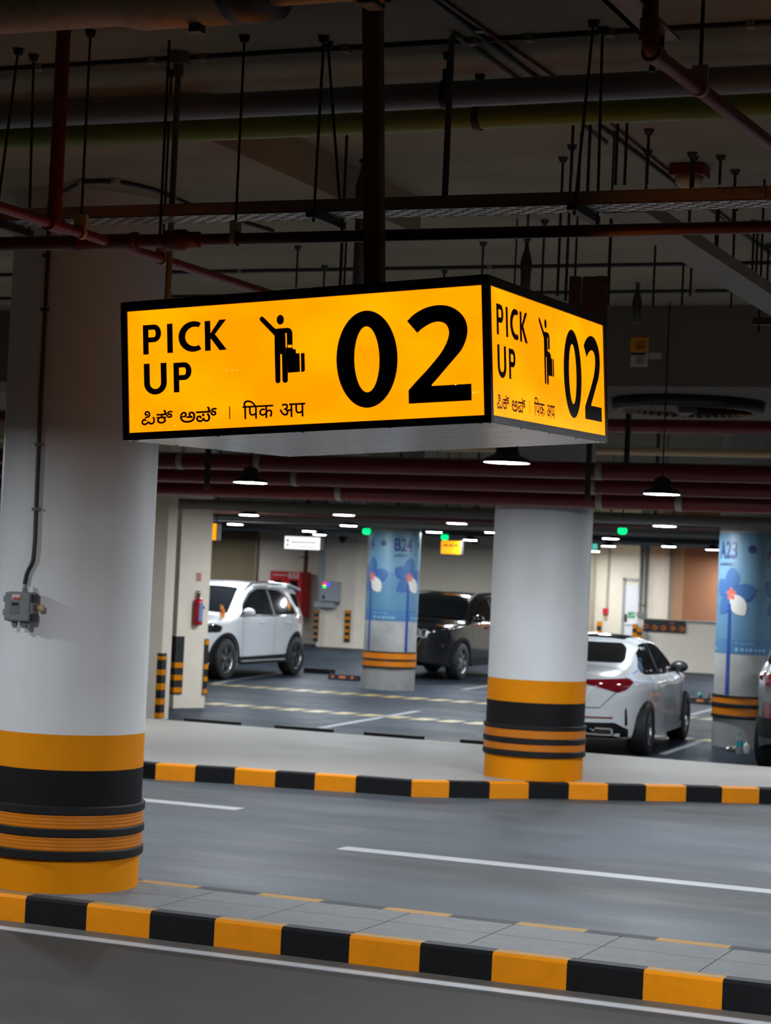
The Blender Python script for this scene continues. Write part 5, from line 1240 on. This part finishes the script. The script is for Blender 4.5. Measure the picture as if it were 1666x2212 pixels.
# ---- white sedan seen from behind
S1 = Shape([(-2.37, .56), (-2.36, .80), (-2.31, .97), (-2.22, 1.035), (-2.0, 1.065), (-1.72, 1.10), (-1.55, 1.15), (-.85, 1.375), (-.45, 1.43), (0, 1.44), (.35, 1.41), (.75, 1.25), (1.2, 1.0), (1.45, .965), (2.0, .87), (2.25, .76), (2.34, .62), (2.37, .46)],
           [(-2.37, .42), (-2.3, .30), (-2.0, .22), (2.0, .19), (2.3, .22), (2.37, .30)], 1.82, .90, .44, .11, .14, (-1.5, 1.0), [(-1.435, .355), (1.435, .355)], plan=4.2, shoulder=.085)
car = empty('car'); tag(car, 'white sedan seen from behind, parked just right of the second pillar', 'car')
S1.body().build('body', [M_CWHITE, M_CLAD], car)
for sg in (1, -1):
    for ax_ in (-1.435, 1.435): wheel(car, ax_, sg * .79, .335, .235, 5)
    cpatch(car, 'side_window', S1, 'y', sg, [[(-1.28, .985), (-1.38, 1.08), (-1.06, 1.24), (-.70, 1.335), (-.42, 1.355), (-.38, .965)]], M_GLASS)
    cpatch(car, 'side_window', S1, 'y', sg, [[(-.33, .965), (-.37, 1.355), (.02, 1.35), (.30, 1.30), (.62, 1.17), (.90, 1.01), (.88, .965)]], M_GLASS)
    cpatch(car, 'window_pillar', S1, 'y', sg, [[(-.39, .965), (-.43, 1.35), (-.36, 1.35), (-.32, .965)]], M_DARK, r=0)
    mirror(car, .80, sg * .77, 1.02, sg, M_DARK)
    for hx in (-.92, .12):
        q = MB(); p_ = S1.hit('y', sg, hx, .865, .02); q.box(hx - .10, hx + .10, p_[1] - .012, p_[1] + .012, .855, .88, b=.006); q.build('door_handle', M_CWHITE, car)
    cpatch(car, 'door_seam', S1, 'y', sg, [line_patch([(-.34, .30), (-.355, .65), (-.36, .95)], .009), line_patch([(.92, .30), (.95, .65), (.86, .95)], .009), line_patch([(-1.03, .62), (-1.22, .80), (-1.25, .96)], .009)], M_SEAM, off=.004, r=0)
    cpatch(car, 'sill_skirt', S1, 'y', sg, [[(-1.02, .215), (-1.02, .30), (1.02, .29), (1.02, .205)]], M_CWHITE, off=.025, r=.02)
    cpatch(car, 'tail_lamp', S1, 'x', -1, [[(sg * .22, .895), (sg * .24, .935), (sg * .70, .955), (sg * .76, .905), (sg * .70, .815), (sg * .62, .785), (sg * .44, .845)]], M_TAIL, off=.014, r=.02)
    cpatch(car, 'bumper_reflector', S1, 'x', -1, [[(sg * .22, .475), (sg * .22, .495), (sg * .58, .488), (sg * .58, .470)]], M_TAIL, off=.012, r=.004)
    cpatch(car, 'air_vent', S1, 'y', sg, [[(-1.99, .38), (-2.01, .58), (-1.985, .60), (-1.945, .38)]], M_CLAD, off=.008, r=.02)
    q = MB(); yc = sg * .44; xq_ = S1.hit('x', -1, yc, .33, .0)[0]
    ro_, ri_ = rounded([(yc - .17, .27), (yc + .17, .27), (yc + .17, .36), (yc - .17, .36)], .04), rounded([(yc - .15, .285), (yc + .15, .285), (yc + .15, .345), (yc - .15, .345)], .03)
    ringpoly(q, ro_, ri_, lambda a, b: (xq_ - .035, a, b)); q.build('exhaust_trim', M_CHR, car); q = MB(); q.prism(ro_, lambda a, b, t_: (t_, a, b), xq_ - .032, xq_ + .1); q.build('exhaust_mouth', M_DARK, car)
    cpatch(car, 'head_lamp', S1, 'x', 1, [[(sg * .52, .62), (sg * .80, .66), (sg * .84, .76), (sg * .58, .72)]], M_HEAD, off=.01, r=.03)
cpatch(car, 'rear_bumper_diffuser', S1, 'x', -1, [[(-.86, .19), (-.84, .25), (-.60, .42), (.60, .42), (.84, .25), (.86, .19)]], M_CLAD, off=.012, r=.03)
cpatch(car, 'rear_window', S1, 'x', -1, [[(-.42, 1.355), (-.50, 1.30), (-.56, 1.165), (-.54, 1.13), (.54, 1.13), (.56, 1.165), (.50, 1.30), (.42, 1.355)]], M_GLASS, off=.022, step=.05, r=.03)
cpatch(car, 'roof_glass', S1, 'z', 1, [[(-.62, -.40), (.30, -.42), (.30, .42), (-.62, .40)]], M_GLASS, off=.006, r=.06)
cpatch(car, 'windscreen', S1, 'z', 1, [[(.42, -.46), (1.10, -.62), (1.10, .62), (.42, .46)]], M_GLASS, off=.012, r=.06)
cpatch(car, 'boot_seam', S1, 'x', -1, [line_patch([(-.74, 1.06), (-.66, .95), (-.63, .82), (-.44, .60), (.44, .60), (.63, .82), (.66, .95), (.74, 1.06)], .010)], M_SEAM, off=.008, r=0)
cpatch(car, 'number_plate', S1, 'x', -1, [[(-.25, .62), (-.25, .74), (.25, .74), (.25, .62)]], M_PAPER, off=.012, r=.01)
place(car, -7.67, 25.70, PI / 2 + math.radians(5.8)); car.scale = (1, 1, .965)

# ---- white SUV, nose towards the road
def suv(label, paint, top, W, belt, wb, R_, L0, L1, win_f, win_r, win_q, boxy=False, hood=.13):
    sh = Shape(top, [(L0, .50), (L0 + .06, .36), (L0 + .5, .27), (L1 - .5, .25), (L1 - .06, .32), (L1, .42)], W, belt, .36, hood, .13, (L0 + .35, .95), [(-wb / 2, R_ + .045), (wb / 2, R_ + .045)], plan=6.0 if boxy else 5.0, p=2.8, sm=.06)
    c = empty('car'); tag(c, label, 'car'); sh.body().build('body', [paint, M_CLAD], c)
    for sg in (1, -1):
        for ax_ in (-wb / 2, wb / 2):
            wheel(c, ax_, sg * (W / 2 - .135), R_, .25, 5 if not boxy else 6, M_RIM, not boxy)
            arc_ = [(ax_ + (R_ + .045) * math.cos(a), (R_ + .045) * .86 + (R_ + .045) * math.sin(a)) for a in (PI * k / 22 for k in range(23))]
            ar2 = [(ax_ + (R_ + .115) * math.cos(a), (R_ + .045) * .86 + (R_ + .115) * math.sin(a)) for a in (PI * k / 22 for k in range(23))]
            arc_ = [(ax_ + R_ + .046, .30)] + arc_ + [(ax_ - R_ - .046, .30)]; ar2 = [(ax_ + R_ + .115, .30)] + ar2 + [(ax_ - R_ - .115, .30)]
            q = MB(); n_ = len(arc_); q.add([sh.hit('y', sg, a, max(b, sh.ZB(a) + .004), .016) for a, b in arc_] + [sh.hit('y', sg, a, b, .016) for a, b in ar2], [(k, k + 1, n_ + k + 1, n_ + k) for k in range(n_ - 1)], smooth=True)
            q.build('wheel_arch_trim', M_CLAD, c)
        for nm, w_ in (('side_window', win_f), ('side_window', win_r), ('quarter_window', win_q)):
            if w_: cpatch(c, nm, sh, 'y', sg, [w_], M_GLASS, r=.05)
        cpatch(c, 'window_pillar', sh, 'y', sg, [[(win_f[-1][0] - .09, belt + .05), (win_f[-2][0] - .09, win_f[-2][1]), (win_f[-2][0] + .02, win_f[-2][1]), (win_f[-1][0] + .02, belt + .05)]], M_DARK, r=0)
        mirror(c, .86, sg * (W / 2 - .03), belt + .10, sg, paint)
        for hx in (-.98, .10):
            p_ = sh.hit('y', sg, hx, belt - .09, .02); q = MB(); q.box(hx - .11, hx + .11, p_[1] - .015, p_[1] + .015, belt - .105, belt - .075, b=.006); q.build('door_handle', paint, c)
        cpatch(c, 'door_seam', sh, 'y', sg, [line_patch([(-.42, .40), (-.44, .8), (-.40, belt)], .009), line_patch([(.84, .40), (.88, .8), (.90, belt)], .009), line_patch([(-1.08, .85), (-1.20, 1.0), (-1.22, belt)], .009)], M_SEAM, off=.004, r=0)
        cpatch(c, 'sill_cladding', sh, 'y', sg, [[(-wb / 2 + R_ + .1, .27), (-wb / 2 + R_ + .1, .42), (wb / 2 - R_ - .1, .40), (wb / 2 - R_ - .1, .255)]], M_CLAD, off=.016, r=.01)
        zr = sh.ZT(-.5) - .045
        q = MB(); yr = sg * (W / 2 - .265); q.tube([(-1.55, yr, sh.hit('z', 1, -1.55, yr, 0)[2]), (-1.40, yr, sh.hit('z', 1, -1.4, yr, 0)[2] + .055), (-.5, yr, sh.hit('z', 1, -.5, yr, 0)[2] + .06), (.15, yr, sh.hit('z', 1, .15, yr, 0)[2] + .055), (.42, yr, sh.hit('z', 1, .42, yr, 0)[2])], .02, 10, bend=.12); q.build('roof_rail', M_CHR if not boxy else M_CLAD, c)
        cpatch(c, 'tail_lamp', sh, 'x', -1, [[(sg * .48, belt - .10), (sg * .48, belt + .02), (sg * (W / 2 - .05), belt + .03), (sg * (W / 2 - .03), belt - .12)]], M_TAIL, off=.012, r=.03)
        cpatch(c, 'tail_lamp', sh, 'y', sg, [[(L0 + .03, belt - .12), (L0 + .05, belt + .02), (L0 + .26, belt - .0), (L0 + .22, belt - .10)]], M_TAIL, off=.01, r=.03)
        cpatch(c, 'head_lamp', sh, 'x', 1, [[(sg * .50, belt - .26), (sg * .52, belt - .12), (sg * (W / 2 - .12), belt - .09), (sg * (W / 2 - .05), belt - .14), (sg * (W / 2 - .06), belt - .26)]], M_HEAD, off=.012, r=.03)
        cpatch(c, 'head_lamp', sh, 'y', sg, [[(L1 - .06, belt - .27), (L1 - .05, belt - .15), (L1 - .32, belt - .13), (L1 - .22, belt - .26)]], M_HEAD, off=.01, r=.03)
        cpatch(c, 'bumper_reflector', sh, 'x', -1, [[(sg * .58, .62), (sg * .60, .78), (sg * .70, .80), (sg * .68, .62)]], M_TAIL, off=.014, r=.02)
    cpatch(c, 'front_bumper', sh, 'x', 1, [[(-W / 2 + .12, .34), (-W / 2 + .10, .48), (W / 2 - .10, .48), (W / 2 - .12, .34)]], M_CLAD, off=.016, r=.04)
    cpatch(c, 'rear_bumper', sh, 'x', -1, [[(-W / 2 + .08, .40), (-W / 2 + .05, .62), (W / 2 - .05, .62), (W / 2 - .08, .40)]], M_CLAD, off=.016, r=.04)
    return c, sh
TOP_A = [(-2.44, .66), (-2.43, 1.0), (-2.38, 1.16), (-2.27, 1.30), (-2.08, 1.56), (-1.98, 1.67), (-1.5, 1.735), (-.6, 1.765), (-.1, 1.755), (.25, 1.71), (.55, 1.58), (1.15, 1.20), (1.3, 1.15), (2.0, 1.07), (2.3, .97), (2.41, .80), (2.44, .52)]
wf = [(.98, 1.17), (.72, 1.36), (.36, 1.55), (.05, 1.625), (-.36, 1.635), (-.40, 1.15)]
wr_ = [(-.47, 1.15), (-.43, 1.635), (-.85, 1.61), (-1.13, 1.50), (-1.36, 1.29), (-1.42, 1.16)]
wq = [(-1.60, 1.30), (-1.47, 1.45), (-1.40, 1.56), (-1.85, 1.53), (-1.98, 1.42), (-2.05, 1.27)]
car2, sh2 = suv('white SUV half hidden by the left pier, parked nose out before the roller shutter', M_CWHITE, TOP_A, 1.94, 1.10, 2.92, .37, -2.44, 2.44, wf, wr_, wq)
cpatch(car2, 'windscreen', sh2, 'z', 1, [[(.40, -.58), (1.16, -.76), (1.16, .76), (.40, .58)]], M_GLASS, off=.018, step=.05, r=.06)
cpatch(car2, 'rear_window', sh2, 'x', -1, [[(-.62, 1.60), (-.74, 1.30), (.74, 1.30), (.62, 1.60)]], M_GLASS, off=.02, r=.05)
q = MB(); q.prism([(-2.24, 1.60), (-1.70, 1.70), (-1.70, 1.735), (-2.20, 1.655)], lambda a, b, t_: (a, t_, b), -.62, .62); q.build('roof_spoiler', M_CWHITE, car2)
for sg in (1, -1):
    q = MB(); q.tube([sh2.hit('y', sg, a, b, .012) for a, b in [(1.0, 1.16), (.72, 1.385), (.36, 1.58), (.05, 1.655), (-.4, 1.668), (-.85, 1.645), (-1.15, 1.53), (-1.40, 1.30), (-1.46, 1.14)]], .012, 8); q.build('window_trim', M_CHR, car2)
    q = MB(); q.tube([sh2.hit('y', sg, a, 1.138, .010) for a in (1.0, .5, 0, -.5, -1.0, -1.45)], .011, 8); q.build('window_trim', M_CHR, car2)
    q = MB(); q.box(-.92, .92, sg * .93 - .05, sg * .93 + .05, .30, .335, b=.01); q.build('side_step', M_GALV, car2)
q = MB(); q.cyl((1.52, .80, 1.0), (1.52, .80, 1.36), .006, 8); fs_ = q.build('flag_staff', M_CHR, car2)
q = MB(); fv = [(1.52 - .02 - .20 * u, .80 + .03 * math.sin(6 * u), 1.34 - v * .22 - .10 * u) for v in (0, .33, .66, 1) for u in (0, .33, .66, 1)]
for r_i in range(3): q.add(fv[r_i * 4:r_i * 4 + 8], [(k, k + 1, k + 5, k + 4) for k in range(3)], r_i % 2, True)
q.build('flag', [mat('flag_yellow', (0.75, 0.30, 0.02), 0.7), mat('flag_red', (0.55, 0.05, 0.02), 0.7)], fs_)
place(car2, -17.80, 34.72, -PI / 2)

# ---- black SUV behind pillar B24
TOP_B = [(-2.38, .66), (-2.37, 1.0), (-2.33, 1.2), (-2.25, 1.45), (-2.15, 1.60), (-1.9, 1.66), (-1.2, 1.70), (-.3, 1.70), (.2, 1.665), (.5, 1.55), (1.05, 1.20), (1.2, 1.14), (2.0, 1.08), (2.26, 1.02), (2.34, .88), (2.38, .55)]
wfb = [(.92, 1.17), (.60, 1.40), (.32, 1.54), (.0, 1.58), (-.36, 1.585), (-.38, 1.14)]
wrb = [(-.45, 1.14), (-.43, 1.585), (-1.05, 1.57), (-1.22, 1.50), (-1.36, 1.17)]
wqb = [(-1.46, 1.19), (-1.34, 1.52), (-1.85, 1.50), (-1.95, 1.24)]
car3, sh3 = suv('black SUV facing the road, parked between pillar B24 and the second pillar', M_CBLACK, TOP_B, 1.86, 1.09, 2.79, .365, -2.38, 2.38, wfb, wrb, wqb, True, .09)
cpatch(car3, 'windscreen', sh3, 'z', 1, [[(.34, -.60), (1.06, -.74), (1.06, .74), (.34, .60)]], M_GLASS, off=.018, step=.05, r=.06)
for k in range(-3, 4):
    yc = k * .145; q = MB(); xg = sh3.hit('x', 1, yc, .90, 0)[0]
    ro_, ri_ = rounded([(yc - .06, .82), (yc + .06, .82), (yc + .06, .98), (yc - .06, .98)], .03), rounded([(yc - .047, .833), (yc + .047, .833), (yc + .047, .967), (yc - .047, .967)], .025)
    ringpoly(q, ro_, ri_, lambda a, b: (sh3.hit('x', 1, a, b, .022))); g2 = q.build('grille_slot', mat('satin_chrome', (0.6, 0.6, 0.62), 0.4, metal=0.9), car3)
    cpatch(car3, 'slot_mesh', sh3, 'x', 1, [ri_], M_DARK, off=.012, r=0, parent=g2)
for sg in (1, -1):
    q = MB(); p_ = sh3.hit('x', 1, sg * .72, .66, .02); q.cyl((p_[0] - .02, sg * .72, .66), (p_[0] + .015, sg * .72, .66), .05, 18); q.build('fog_lamp', M_HEAD, car3)
place(car3, -15.18, 39.75, -PI / 2)

# ---- grey SUV at the right edge of the picture
car4, sh4 = suv('grey SUV cut off by the right edge, its red tail lamp beside pillar A23', M_CGREYP, TOP_B, 1.80, 1.09, 2.65, .345, -2.38, 2.38, wfb, wrb, wqb, True, .09)
cpatch(car4, 'rear_window', sh4, 'x', -1, [[(-.60, 1.56), (-.70, 1.22), (.70, 1.22), (.60, 1.56)]], M_GLASS, off=.02, r=.05)
place(car4, -4.3, 25.2, PI / 2)
